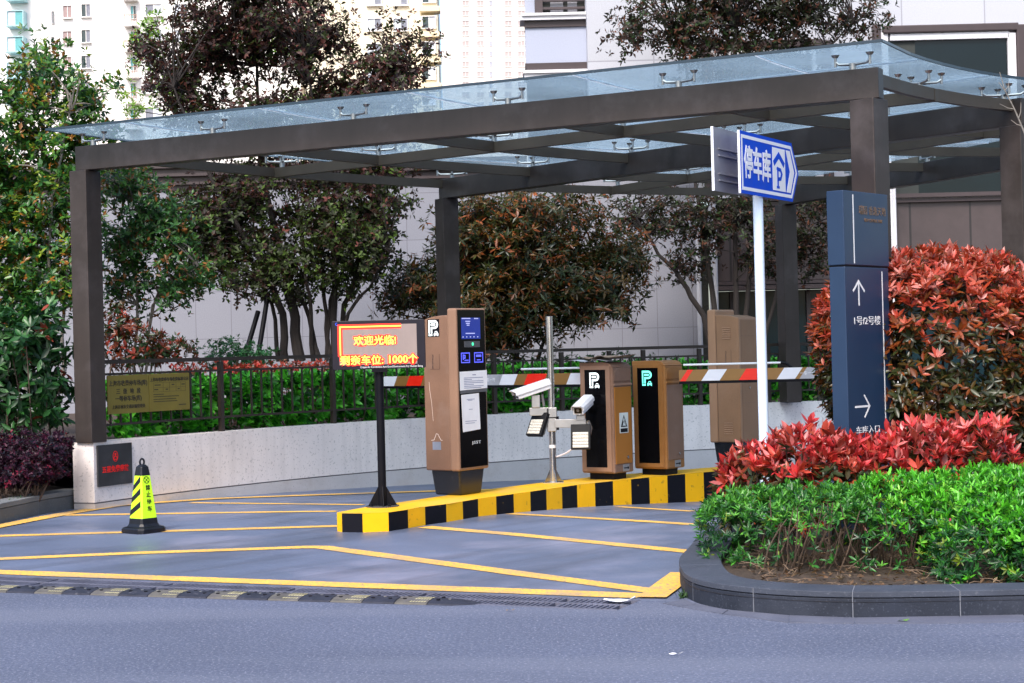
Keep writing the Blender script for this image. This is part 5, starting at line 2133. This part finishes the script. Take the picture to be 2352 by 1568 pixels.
PLUM = [(.034, .014, .014), (.062, .024, .020), (.020, .012, .012), (.034, .052, .013), (.16, .055, .045)]
tree('plum_tree', 'large dark purple plum tree rising high above the canopy left of centre', 'tree', (690, 900), 24.6,
     [(590, 50, 185, 140), (470, 110, 120, 120), (710, 110, 120, 120), (905, 165, 105, 130), (345, 115, 55, 60), (560, -110, 200, 110), (810, 230, 120, 90), (420, 210, 90, 70),
      (600, 290, 230, 90), (820, 330, 130, 80), (560, 470, 150, 95), (750, 470, 110, 100), (880, 430, 80, 80), (470, 500, 60, 70), (640, 580, 100, 60), (500, 610, 60, 45), (560, 650, 45, 35), (450, 570, 50, 50), (860, 560, 60, 70), (760, 540, 110, 80), (520, 550, 90, 60), (480, 480, 90, 70), (690, 630, 70, 55), (620, 640, 55, 45), (850, 500, 90, 75), (835, 600, 55, 55), (780, 640, 50, 50)],
     .95, 1050, 14, .13, ((.055, .092), (.46, .58)), PLUM, [.27, .20, .18, .26, .09],
     [([(640, 830), (625, 700), (560, 560), (500, 440)], .035, .01, .1), ([(720, 830), (712, 680), (690, 540), (680, 420)], .035, .01, -.2), ([(750, 830), (758, 690), (800, 580), (850, 500)], .032, .01, .3),
      ([(655, 830), (650, 720), (600, 600), (520, 480), (450, 330), (400, 200)], .062, .014, -.6), ([(690, 830), (672, 700), (640, 560), (600, 400), (590, 150)], .085, .02, .3),
      ([(735, 830), (700, 700), (640, 600), (560, 520)], .042, .01, .5), ([(765, 830), (768, 700), (775, 560), (740, 350), (700, 130)], .055, .014, -.3),
      ([(778, 830), (790, 700), (830, 600), (880, 420), (900, 200)], .045, .012, .2), ([(770, 820), (800, 720), (860, 640), (895, 580)], .034, .009, -.5), ([(760, 820), (745, 690), (735, 560), (720, 440)], .038, .01, .4)],
     mat=LEAFM, bias=.55, low=(3.9, [(.024, .032, .012), (.036, .058, .015), (.042, .020, .014), (.075, .130, .022), (.014, .014, .010)], [.26, .28, .17, .19, .10]))
tree('photinia_tree', 'tall bushy green tree with bronze shoot tips at the far left edge', 'tree', (80, 960), 20.7,
     [(85, 150, 85, 65), (190, 215, 70, 60), (60, 300, 160, 110), (170, 340, 80, 80), (20, 450, 150, 120), (160, 470, 85, 110), (60, 590, 150, 110), (150, 640, 70, 90), (-110, 320, 110, 250), (243, 285, 26, 32), (20, 700, 120, 60)],
     .55, 470, 10, .095, ((.065, .105), (.38, .48)), [(.034, .130, .026), (.085, .210, .032), (.012, .050, .016), (.26, .11, .020), (.18, .25, .024)], [.30, .26, .20, .11, .13],
     [([(60, 900), (70, 700), (85, 500), (100, 250)], .03, .012, .2), ([(110, 900), (105, 700), (120, 450), (160, 260)], .028, .01, -.3), ([(20, 900), (25, 650), (10, 400)], .03, .01, .2), ([(140, 900), (150, 650), (190, 330)], .025, .01, 0), ([(-60, 900), (-70, 500), (-80, 250)], .03, .01, 0)],
     k=6, barkm=barkl, up=.8, vary=.28)
tree('slender_tree', 'slender green sapling with sparse leaves right of the left steel post', 'tree', (330, 900), 22.0,
     [(290, 420, 70, 50), (360, 480, 75, 60), (300, 540, 75, 60), (400, 560, 50, 60), (280, 640, 55, 60), (380, 650, 70, 45), (440, 620, 30, 40)],
     .6, 190, 8, .12, ((.065, .10), (.36, .46)), [(.035, .115, .028), (.065, .170, .034), (.014, .050, .018), (.22, .09, .025)], [.4, .3, .18, .12],
     [([(310, 880), (315, 700), (300, 520), (290, 400)], .022, .008, 0), ([(330, 880), (350, 720), (390, 600), (420, 520)], .02, .006, .2), ([(325, 860), (350, 700), (420, 640), (455, 610)], .014, .005, -.2)],
     k=6, barkm=barkl, up=.7, frac=.8)
tree('photinia_tree', 'rounded bronze-green tree with drooping narrow leaves behind the ticket machine', 'tree', (1200, 940), 25.5,
     [(1190, 560, 190, 100), (1090, 570, 120, 90), (1330, 620, 130, 100), (1200, 680, 230, 110), (960, 645, 75, 75), (1230, 485, 170, 55), (1100, 480, 70, 45), (1400, 660, 90, 90), (1130, 740, 180, 70), (1440, 590, 50, 50), (910, 690, 40, 40)],
     .95, 760, 9, .12, ((.085, .14), (.24, .31)), [(.085, .050, .013), (.042, .054, .012), (.018, .032, .009), (.27, .075, .022), (.15, .075, .016)], [.24, .30, .26, .10, .10],
     [([(1180, 900), (1190, 760), (1200, 620)], .05, .02, 0), ([(1200, 900), (1260, 760), (1340, 640)], .035, .015, .3), ([(1160, 900), (1110, 760), (1060, 620)], .035, .015, -.3), ([(1150, 900), (1040, 740), (960, 660)], .025, .01, .2)],
     k=6, tilt=(45, 115), up=.55, bias=.5)
tree('plum_tree', 'dark-leaved tree with thin leaning trunks before the pale upper wall', 'tree', (1650, 900), 27.9,
     [(1560, 50, 110, 80), (1680, 10, 140, 100), (1830, 30, 110, 90), (1965, 45, 70, 45), (1455, 50, 55, 60), (1700, 110, 180, 45), (1600, -90, 200, 90), (1850, -60, 130, 80), (1660, 230, 170, 100), (1850, 260, 80, 80),
      (1450, 490, 70, 50), (1530, 510, 75, 70), (1620, 520, 60, 80), (1700, 480, 90, 60), (1760, 560, 70, 90), (1850, 560, 60, 90), (1880, 470, 50, 50), (1580, 600, 50, 40)],
     .8, 820, 10, .13, ((.065, .11), (.34, .44)), [(.042, .022, .018), (.024, .032, .013), (.016, .018, .012), (.15, .060, .036), (.025, .055, .014)], [.28, .26, .24, .10, .12],
     [([(1650, 860), (1617, 726), (1563, 641), (1500, 560), (1450, 480)], .06, .014, -.4), ([(1655, 860), (1640, 700), (1610, 500), (1570, 100)], .06, .02, .3), ([(1690, 860), (1690, 650), (1690, 400), (1690, 60)], .055, .02, -.2),
      ([(1705, 860), (1720, 640), (1760, 420), (1830, 60)], .05, .015, .3), ([(1740, 860), (1790, 640), (1850, 520), (1900, 440)], .035, .012, 0), ([(1830, 260), (1900, 110), (1960, 50)], .025, .008, -.2)],
     mat=LEAFM, k=5, bias=.5)
tree('feathery_tree', 'light green feathery tree showing between the plum tree branches', 'tree', (470, 900), 34.0,
     [(345, 95, 35, 70), (390, 200, 40, 60), (640, 90, 40, 50), (700, 250, 60, 40), (300, 230, 20, 50)],
     .5, 60, 7, .12, ((.09, .14), (.25, .35)), [(.16, .30, .03), (.24, .38, .05), (.10, .22, .03)], [.5, .25, .25],
     [([(470, 900), (450, 500), (400, 250), (360, 60)], .05, .012, 0), ([(470, 700), (560, 400), (660, 150)], .04, .012, 0)], mat=LEAFM, k=6)


def shrub(name, label, cat_, Y, spec, dr, n, leaf, palette, probs, k=6, tilt=(35, 90), bias=.3, up=.6, mat=None, stems=14, vary=.28, base_z=.65, group=None, twigcol=None):
    t = thing(name, (0, 0, 0), 0, label, cat_, group)
    P, D = blobs(spec, Y, dr, n, bias)
    ok = P[:, 2] > base_z
    P, D = P[ok], D[ok]
    L_ = whorls(P, unit(D * .7 + UP * up), k, leaf[0], leaf[1], tilt, palette, probs, stem=.04, jit=.4, vary=vary, per_whorl=.75)
    leaf_mesh('foliage', *L_, mat or LEAF, t, fine=leaf[0][1] > .1)
    b = deep(spec[0][0], spec[0][1], Y)
    pr = []
    for c in P[RNG.choice(len(P), min(stems, len(P)), replace=False)]:
        pr.append(((b.x + (c[0] - b.x) * .35, b.y + RNG.normal(0, .1), base_z - .02), tuple(c)))
    twig_mesh('stem', pr, .012, .005, twigcol or twigm, t)
    for ch in [x for x in COL.objects if x.parent == t]:
        ch.matrix_parent_inverse = Matrix.Translation((-b.x, -b.y, -base_z))
    t.location = (b.x, b.y, base_z)
    return t


shrub('broadleaf_shrub', 'dense dark green shrub with large glossy leaves at the left edge', 'shrub', 18.9,
      [(35, 850, 125, 165), (-60, 820, 120, 190), (90, 760, 75, 85), (120, 900, 45, 80)], .6, 760, ((.11, .165), (.34, .44)),
      [(.013, .062, .015), (.022, .095, .020), (.007, .034, .011), (.09, .21, .075), (.28, .05, .03)], [.38, .27, .21, .12, .02], k=6, tilt=(45, 120), base_z=.15, stems=30, bias=.35)
shrub('loropetalum_shrub', 'low clipped purple-leaved shrub beside the end of the low wall', 'shrub', 18.0,
      [(55, 1050, 112, 72), (-70, 1050, 120, 74), (130, 1020, 40, 42), (60, 1085, 108, 40)], .42, 2700, ((.028, .045), (.5, .62)),
      [(.032, .007, .024), (.016, .005, .014), (.065, .010, .032), (.012, .012, .024), (.20, .012, .04)], [.36, .26, .16, .18, .04], k=6, base_z=.15, stems=20, mat=LEAFM, bias=.3)
shrub('red_photinia', 'reddish photinia shrub behind the railing above the brass plaques', 'shrub', 20.9,
      [(300, 795, 95, 55), (390, 805, 75, 40), (270, 740, 45, 45)], .45, 420, ((.06, .09), (.36, .46)),
      [(.15, .030, .012), (.07, .035, .012), (.02, .045, .013), (.28, .035, .02)], [.28, .26, .36, .10], k=6, base_z=.68)
shrub('round_shrub', 'small rounded bluish green shrub behind the railing in front of the pale wall', 'shrub', 23.2,
      [(520, 815, 70, 42), (585, 825, 50, 40)], .5, 420, ((.04, .06), (.45, .55)), [(.03, .13, .045), (.045, .17, .055), (.02, .08, .03)], [.45, .3, .25], k=6, base_z=.68)
shrub('round_shrub', 'low green shrub seen through the railing below the bronze tree', 'shrub', 26.6,
      [(1420, 840, 90, 40), (1300, 850, 120, 40), (1180, 850, 120, 40), (1530, 850, 90, 36)], .4, 520, ((.05, .08), (.4, .5)), [(.02, .09, .025), (.03, .12, .03), (.015, .05, .02)], [.45, .3, .25], k=6, base_z=.68)

# hedge along the low wall, just behind the railing
def arc_hedge(name, label, x0, x1, r0, r1, ztop, zlow, n, leaf, palette, probs, k=6, tilt=(35, 85)):
    t = thing(name, wp(WA0 - 5, r0, .68), 0, label, 'hedge')
    a0_, a1_ = ang_at_x(x0, 1.2, r0), ang_at_x(x1, 1.2, r0)
    ph = RNG.uniform(0, 9, 6)
    a = RNG.uniform(a1_, a0_, n)
    top = RNG.random(n) < .40
    rr = np.where(top, r0 + (r1 - r0) * RNG.random(n) ** 1.3, r0 + .02 + .42 * RNG.random(n) ** 1.8)
    zt_ = ztop + .04 * np.sin(a * 3.1 + ph[0]) + .03 * np.sin(a * 7.7 + rr * 5 + ph[1]) + .02 * np.sin(a * 17 + ph[2])
    zz = np.where(top, zt_ - np.abs(RNG.normal(0, .045, n)), zlow + (zt_ - zlow) * RNG.random(n))
    rr = rr + np.where(top, 0, .10 * np.clip((zlow + .22 - zz) / .22, 0, 1)) - .02
    ar = np.radians(a)
    P = np.stack([WC.x + (WR + rr) * np.cos(ar), WC.y + (WR + rr) * np.sin(ar), zz], 1)
    out = np.stack([-np.cos(ar), -np.sin(ar), np.zeros(n)], 1)
    A = unit(np.where(top[:, None], UP * 1.0 + out * .25, out * .9 + UP * .55) + RNG.normal(0, .3, (n, 3)))
    leaf_mesh('foliage', *whorls(P, A, k, leaf[0], leaf[1], tilt, palette, probs, stem=.03, jit=.2, vary=.3, per_whorl=.8), LEAF, t, fine=True)
    pr = []
    for q in RNG.choice(n, 90, replace=False):
        pr.append(((P[q][0] + out[q][0] * -.12, P[q][1] - out[q][1] * .12, .67), tuple(P[q])))
    twig_mesh('stem', pr, .008, .004, twigm, t)
    for ch in [x for x in COL.objects if x.parent == t]:
        ch.matrix_parent_inverse = Matrix.Translation(-Vector(t.location))
    return t


arc_hedge('green_hedge', 'bright green clipped hedge behind the railing on the low wall', 300, 1960, .30, 1.15, 1.31, .72, 3700, ((.085, .135), (.40, .50)),
          [(.050, .33, .018), (.025, .19, .015), (.10, .50, .035), (.008, .055, .010), (.16, .60, .06)], [.32, .24, .17, .17, .10])
arc_hedge('red_hedge', 'strip of red-leaved hedge behind the bright green hedge', 425, 830, 1.2, 1.8, 1.47, .9, 500, ((.05, .07), (.4, .5)),
          [(.42, .05, .035), (.30, .045, .025), (.12, .05, .02)], [.45, .35, .2])

# ---- planter on the right
# big red globe
t = thing('red_photinia', (3.68, 14.95, .09), 0, 'big rounded photinia bush covered in red young leaves behind the totem', 'shrub')
n = 4200
d = ball_dirs(n * 2)
d = d[(d[:, 1] < .55)][:n]
n = len(d)
r = RNG.random((n, 1)) ** .16
P = np.array([3.70, 14.95, 1.42]) + np.sign(d) * np.abs(d) ** .85 * r * np.array([1.10, 1.0, .98]) * lumps(d, 5, .10)[:, None]
ok = P[:, 2] > .30
P, d, r = P[ok], d[ok], r[ok]
A = unit(d * .8 + UP * .75)
hi = np.clip((P[:, 2] - 1.38) / .85 + RNG.normal(0, .22, len(P)), 0, 1) * (r[:, 0] > .80)
g1_ = hi > .55
g2_ = (~g1_) & (hi > .22)
g3_ = ~(g1_ | g2_)
RED = [(.42, .062, .040), (.56, .21, .18), (.32, .045, .018), (.14, .050, .014)]
L_ = cat(whorls(P[g1_], A[g1_], 7, (.065, .105), (.36, .44), (20, 75), RED, [.36, .26, .28, .10], stem=.04, jit=.25),
         whorls(P[g2_], A[g2_], 7, (.065, .10), (.36, .44), (35, 90), [(.27, .052, .012), (.18, .050, .012), (.075, .050, .012), (.42, .09, .05)], [.35, .30, .2, .15], stem=.04, jit=.3),
         whorls(P[g3_], A[g3_], 6, (.065, .10), (.36, .44), (45, 110), [(.070, .045, .011), (.032, .042, .011), (.16, .045, .011), (.018, .026, .009)], [.32, .3, .18, .2], stem=.04, jit=.35))
leaf_mesh('foliage', *L_, LEAF, t, fine=True)
pr = [((3.7 + RNG.normal(0, .12), 14.95 + RNG.normal(0, .12), .05), tuple(P[i])) for i in RNG.choice(len(P), 60, replace=False)]
twig_mesh('stem', pr, .016, .006, twigm, t)


def settle(t):
    for ch in [x for x in COL.objects if x.parent == t]:
        ch.matrix_parent_inverse = Matrix.Translation(-Vector(t.location))


settle(t)


def mound_hedge(name, label, cat_, mounds, n, leaf, groups, loc, k=7, tilt=(20, 70), zmin=.12, low=None, mat=None, rough=.14, gap=0.0):
    """mounds: (x, y, rx, ry, ztop, zbase). groups(P, rel) -> list of (mask, palette, probs)"""
    t = thing(name, loc, 0, label, cat_)
    P, D, H = [], [], []
    ar = np.array([m[2] * m[3] + (m[2] + m[3]) * (m[4] - m[5]) * .8 for m in mounds])
    for m, a in zip(mounds, ar):
        q = int(n * a / ar.sum())
        d = ball_dirs(q)
        d[:, 2] = np.abs(d[:, 2]) * 1.25 - .25
        d = unit(d)
        e = np.sign(d) * np.abs(d) ** .72
        h = (m[4] - m[5])
        r = RNG.random((q, 1)) ** .13
        p = np.array([m[0], m[1], m[5] + h * .30]) + e * r * np.array([m[2], m[3], h * .70]) * lumps(d, int(m[0] * 50), rough)[:, None]
        P.append(p)
        D.append(d)
        H.append(r[:, 0])
    P, D, H = np.concatenate(P), np.concatenate(D), np.concatenate(H)
    # drop what lies deep inside another mound
    keep = P[:, 2] > zmin
    for m in mounds:
        e = ((P[:, 0] - m[0]) / m[2]) ** 2 + ((P[:, 1] - m[1]) / m[3]) ** 2 + ((P[:, 2] - m[5]) / (m[4] - m[5])) ** 2
        keep &= e > .5
    if low is not None:
        keep &= ~low(P)
    if gap:
        g = np.sin(P[:, 0] * 13.1 + 2 * np.sin(P[:, 2] * 17)) * np.sin(P[:, 2] * 19 + P[:, 1] * 7) + .5 * np.sin(P[:, 0] * 31 + P[:, 1] * 23)
        keep &= (g < .45) | (RNG.random(len(P)) > gap)
    P, D, H = P[keep], D[keep], H[keep]
    A = unit(D * .75 + UP * .65)
    Ls = []
    for mask, pal, pro, kk, tl in groups(P, H):
        if mask.sum():
            Ls.append(whorls(P[mask], A[mask], kk, leaf[0], leaf[1], tl, pal, pro, stem=.03, jit=.32, vary=.38))
    leaf_mesh('foliage', *cat(*Ls), mat or LEAF, t, fine=True)
    return t, P


def red_groups(P, H):
    out = (H > .80) & (RNG.random(len(P)) < np.clip((P[:, 2] - .50) / .25, .05, .97))
    return [(out, [(.52, .044, .050), (.66, .19, .19), (.36, .024, .024), (.48, .07, .045), (.16, .022, .016)], [.30, .24, .20, .12, .14], 7, (12, 58)),
            (~out, [(.24, .045, .02), (.06, .05, .018), (.03, .05, .018)], [.4, .32, .28], 6, (35, 95))]


t, P = mound_hedge('red_hedge', 'low hedge of glowing red leaves in front of the navy totem', 'hedge',
                   [(1.86, 13.15, .30, .40, .84, .1), (2.18, 12.95, .36, .45, .95, .1), (2.60, 12.80, .34, .40, .90, .1), (2.98, 12.75, .40, .45, .99, .1), (3.38, 12.75, .36, .42, .96, .1), (1.70, 13.2, .18, .22, .70, .1), (2.38, 12.86, .32, .40, .88, .1)],
                   1500, ((.055, .120), (.32, .44)), red_groups, (2.5, 12.9, .09), zmin=.25)
pr = [((P[i][0] + RNG.normal(0, .05), P[i][1] + .1, .08), tuple(P[i])) for i in RNG.choice(len(P), 40, replace=False)]
twig_mesh('stem', pr, .010, .005, twigm, t)
settle(t)


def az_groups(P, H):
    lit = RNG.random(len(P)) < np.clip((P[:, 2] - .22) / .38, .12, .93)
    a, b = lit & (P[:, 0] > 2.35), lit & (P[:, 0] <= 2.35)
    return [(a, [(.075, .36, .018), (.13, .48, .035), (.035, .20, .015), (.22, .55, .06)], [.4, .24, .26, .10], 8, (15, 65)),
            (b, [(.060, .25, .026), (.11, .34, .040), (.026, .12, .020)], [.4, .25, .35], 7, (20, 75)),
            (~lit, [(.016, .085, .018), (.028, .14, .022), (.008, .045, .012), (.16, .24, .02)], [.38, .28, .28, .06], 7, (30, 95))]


def bare(P):
    """the thin, leafless lower left side of the hedge"""
    g = np.where((P[:, 0] > 1.72) & (P[:, 0] < 2.38), .82, np.where(P[:, 0] < 2.62, .35, 0.0))
    return (P[:, 2] < .40 + .06 * np.sin(P[:, 0] * 9)) & (RNG.random(len(P)) < g)


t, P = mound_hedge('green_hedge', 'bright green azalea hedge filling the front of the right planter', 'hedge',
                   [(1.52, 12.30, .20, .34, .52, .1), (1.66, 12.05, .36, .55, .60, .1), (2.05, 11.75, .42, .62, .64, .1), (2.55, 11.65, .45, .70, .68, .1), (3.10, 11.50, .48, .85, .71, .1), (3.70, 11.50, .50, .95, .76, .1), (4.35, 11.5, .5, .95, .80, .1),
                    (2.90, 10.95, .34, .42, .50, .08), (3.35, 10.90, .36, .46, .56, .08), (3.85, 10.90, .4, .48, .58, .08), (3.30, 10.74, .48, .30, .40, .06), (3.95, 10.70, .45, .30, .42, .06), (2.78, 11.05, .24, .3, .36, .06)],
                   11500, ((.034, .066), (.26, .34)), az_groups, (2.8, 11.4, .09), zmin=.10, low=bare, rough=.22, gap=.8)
pr = []
for i in range(90):
    x, y = RNG.uniform(1.6, 2.75), RNG.uniform(11.25, 12.0)
    pr.append(((x + RNG.normal(0, .03), y + .05, .07), (x + RNG.normal(0, .13), y - RNG.uniform(.05, .3), RNG.uniform(.36, .6))))
twig_mesh('stem', pr, .0065, .003, M('stem_pale', (.13, .09, .065), .9, var=.3, scale=20), t, bend=.08)
fl_ = []
for i in RNG.choice(np.where(P[:, 1] < 11.6)[0], 22, replace=False):
    fl_.append(P[i] + unit(np.array([P[i][0] - 3, -1.0, .8])) * .02)
mb = MB()
for c in fl_:
    c = Vector(c)
    mb.tube([c, c + Vector((0, -.004, .012)), c + Vector((0, -.006, .022))], [.004, .008, .003], 6)
mb.build('flower_bud', M('bud_pink', (.55, .03, .14), .5), t)
settle(t)

# dry leaves and twigs on the planter soil
n = 900
Q = np.stack([RNG.uniform(1.35, 3.4, n), RNG.uniform(10.4, 12.2, n), .10 + RNG.random(n) * .03], 1)
rr_ = np.hypot(Q[:, 0] - CX, Q[:, 1] - CY)
fy = np.interp(Q[:, 0], [p.x for p in sorted(front, key=lambda v: v.x)], [p.y for p in sorted(front, key=lambda v: v.x)])
Q = Q[(rr_ < KR - .33) & (Q[:, 1] > fy + .34)]
n = len(Q)
A = unit(np.stack([RNG.normal(0, 1, n), RNG.normal(0, 1, n), RNG.normal(0, .25, n)], 1))
N_ = unit(np.array([[0, 0, 1.0]]) + RNG.normal(0, .35, (n, 3)))
pal = np.array([(.17, .10, .055), (.10, .055, .03), (.24, .17, .10), (.06, .035, .02)])
o = leaf_mesh('leaf_litter', Q, A, N_, RNG.uniform(.03, .07, n), RNG.uniform(.010, .026, n), pal[RNG.choice(4, n)] * RNG.uniform(.7, 1.3, (n, 1)), LEAFM)
o['kind'] = 'stuff'
mb = MB()
for i in range(120):
    q = Q[RNG.integers(n)]
    a = RNG.uniform(0, PI)
    l = RNG.uniform(.05, .16)
    dv = Vector((math.cos(a) * l, math.sin(a) * l, RNG.uniform(-.01, .03)))
    c = Vector(q) + Vector((0, 0, .01))
    mb.tube([c - dv / 2, c + Vector((0, 0, .008)), c + dv / 2], [.003, .0025, .002], 4)
o = mb.build('twig_litter', M('twig_dry', (.16, .11, .075), .9, var=.3), smooth=True, fix=False)
o['kind'] = 'stuff'
# small weeds at the nose of the planter and against the kerb
def weed(px_, z, label, n, col, size, name='weed'):
    p = at(px_[0], px_[1], z)
    t = thing(name, p, 0, label, 'weed')
    b = np.repeat(np.array([tuple(p)]), n, 0) + RNG.normal(0, size * .25, (n, 3)) * np.array([1, 1, .0])
    a = unit(RNG.normal(0, .6, (n, 3)) + UP * .9)
    leaf_mesh('foliage', b, a, unit(RNG.normal(0, 1, (n, 3)) + UP), RNG.uniform(size * .6, size * 1.3, n), RNG.uniform(size * .16, size * .3, n), np.array([col]) * RNG.uniform(.6, 1.4, (n, 1)), LEAF, t)
    settle(t)


weed((1688, 1289), .10, 'small bright green weed on the soil inside the planter nose', 26, (.06, .22, .03), .11)
weed((1568, 1373), .0, 'tuft of weeds at the foot of the planter kerb beside the yellow line', 30, (.04, .09, .03), .06)

# grass in the left bed
n = 2600
g0 = np.array(at(-120, 1165, .15)[:2])
X = RNG.uniform(-6.6, -4.9, n)
Yv = RNG.uniform(15.9, 18.2, n)
kx = np.array([p.x for p in kp])
ky = np.array([p.y for p in kp])
kyi = np.interp(X, kx, ky)
ok = (Yv > kyi + .32) & (Yv < kyi + .75)
X, Yv = X[ok], Yv[ok]
n = len(X)
o = leaf_mesh('grass', np.stack([X, Yv, np.full(n, .15)], 1), unit(RNG.normal(0, .35, (n, 3)) + UP), unit(RNG.normal(0, 1, (n, 3)) * np.array([1, 1, .1])), RNG.uniform(.05, .10, n), np.full(n, .006), np.array([(.035, .12, .02)]) * RNG.uniform(.6, 1.5, (n, 1)), LEAFM)
o['kind'] = 'stuff'

# tree stakes leaning on the plum tree
for k_, (a, b) in enumerate((((550, 860), (593, 715)), ((590, 835), (616, 672)))):
    A_, B_ = deep(*a, 23.9), deep(*b, 24.3)
    A_ = A_ + (A_ - B_) * ((A_.z - .66) / max(.05, (B_.z - A_.z)))
    t = thing('tree_stake', A_, 0, ['black support stake leaning on the plum tree, nearer the round bluish shrub', 'black support stake leaning on the plum tree, closest to its trunk'][k_], 'stake', 'black tree stakes')
    local(MB().cyl(A_, B_, .035, sides=10).build('pole', black, smooth=True), t)

# bare sapling leaning into the picture at the right edge
Ys = 12.4
b = deep(2440, 1180, Ys)
t = thing('bare_sapling', (b.x, b.y, .09), 0, 'thin leafless twig reaching in at the top right edge', 'sapling')
main = [Vector((b.x, b.y, .05)), deep(2440, 800, Ys), deep(2395, 420, Ys), deep(2352, 302, Ys), deep(2330, 250, Ys), deep(2308, 207, Ys), deep(2296, 165, Ys)]
local(MB().tube(main, [.016, .013, .009, .0065, .005, .004, .002], 6).build('trunk', barkl, smooth=True), t)
mb = MB()
for a, c in (((2330, 250), (2296, 238)), ((2345, 288), (2322, 275)), ((2308, 207), (2294, 188)), ((2340, 270), (2345, 235)), ((2308, 207), (2318, 185)), ((2395, 420), (2352, 330))):
    mb.tube([deep(*a, Ys), deep((a[0] + c[0]) / 2 + 2, (a[1] + c[1]) / 2 + 4, Ys + .02), deep(*c, Ys + .04)], [.004, .003, .0015], 5)
local(mb.build('twig', barkl, smooth=True), t)
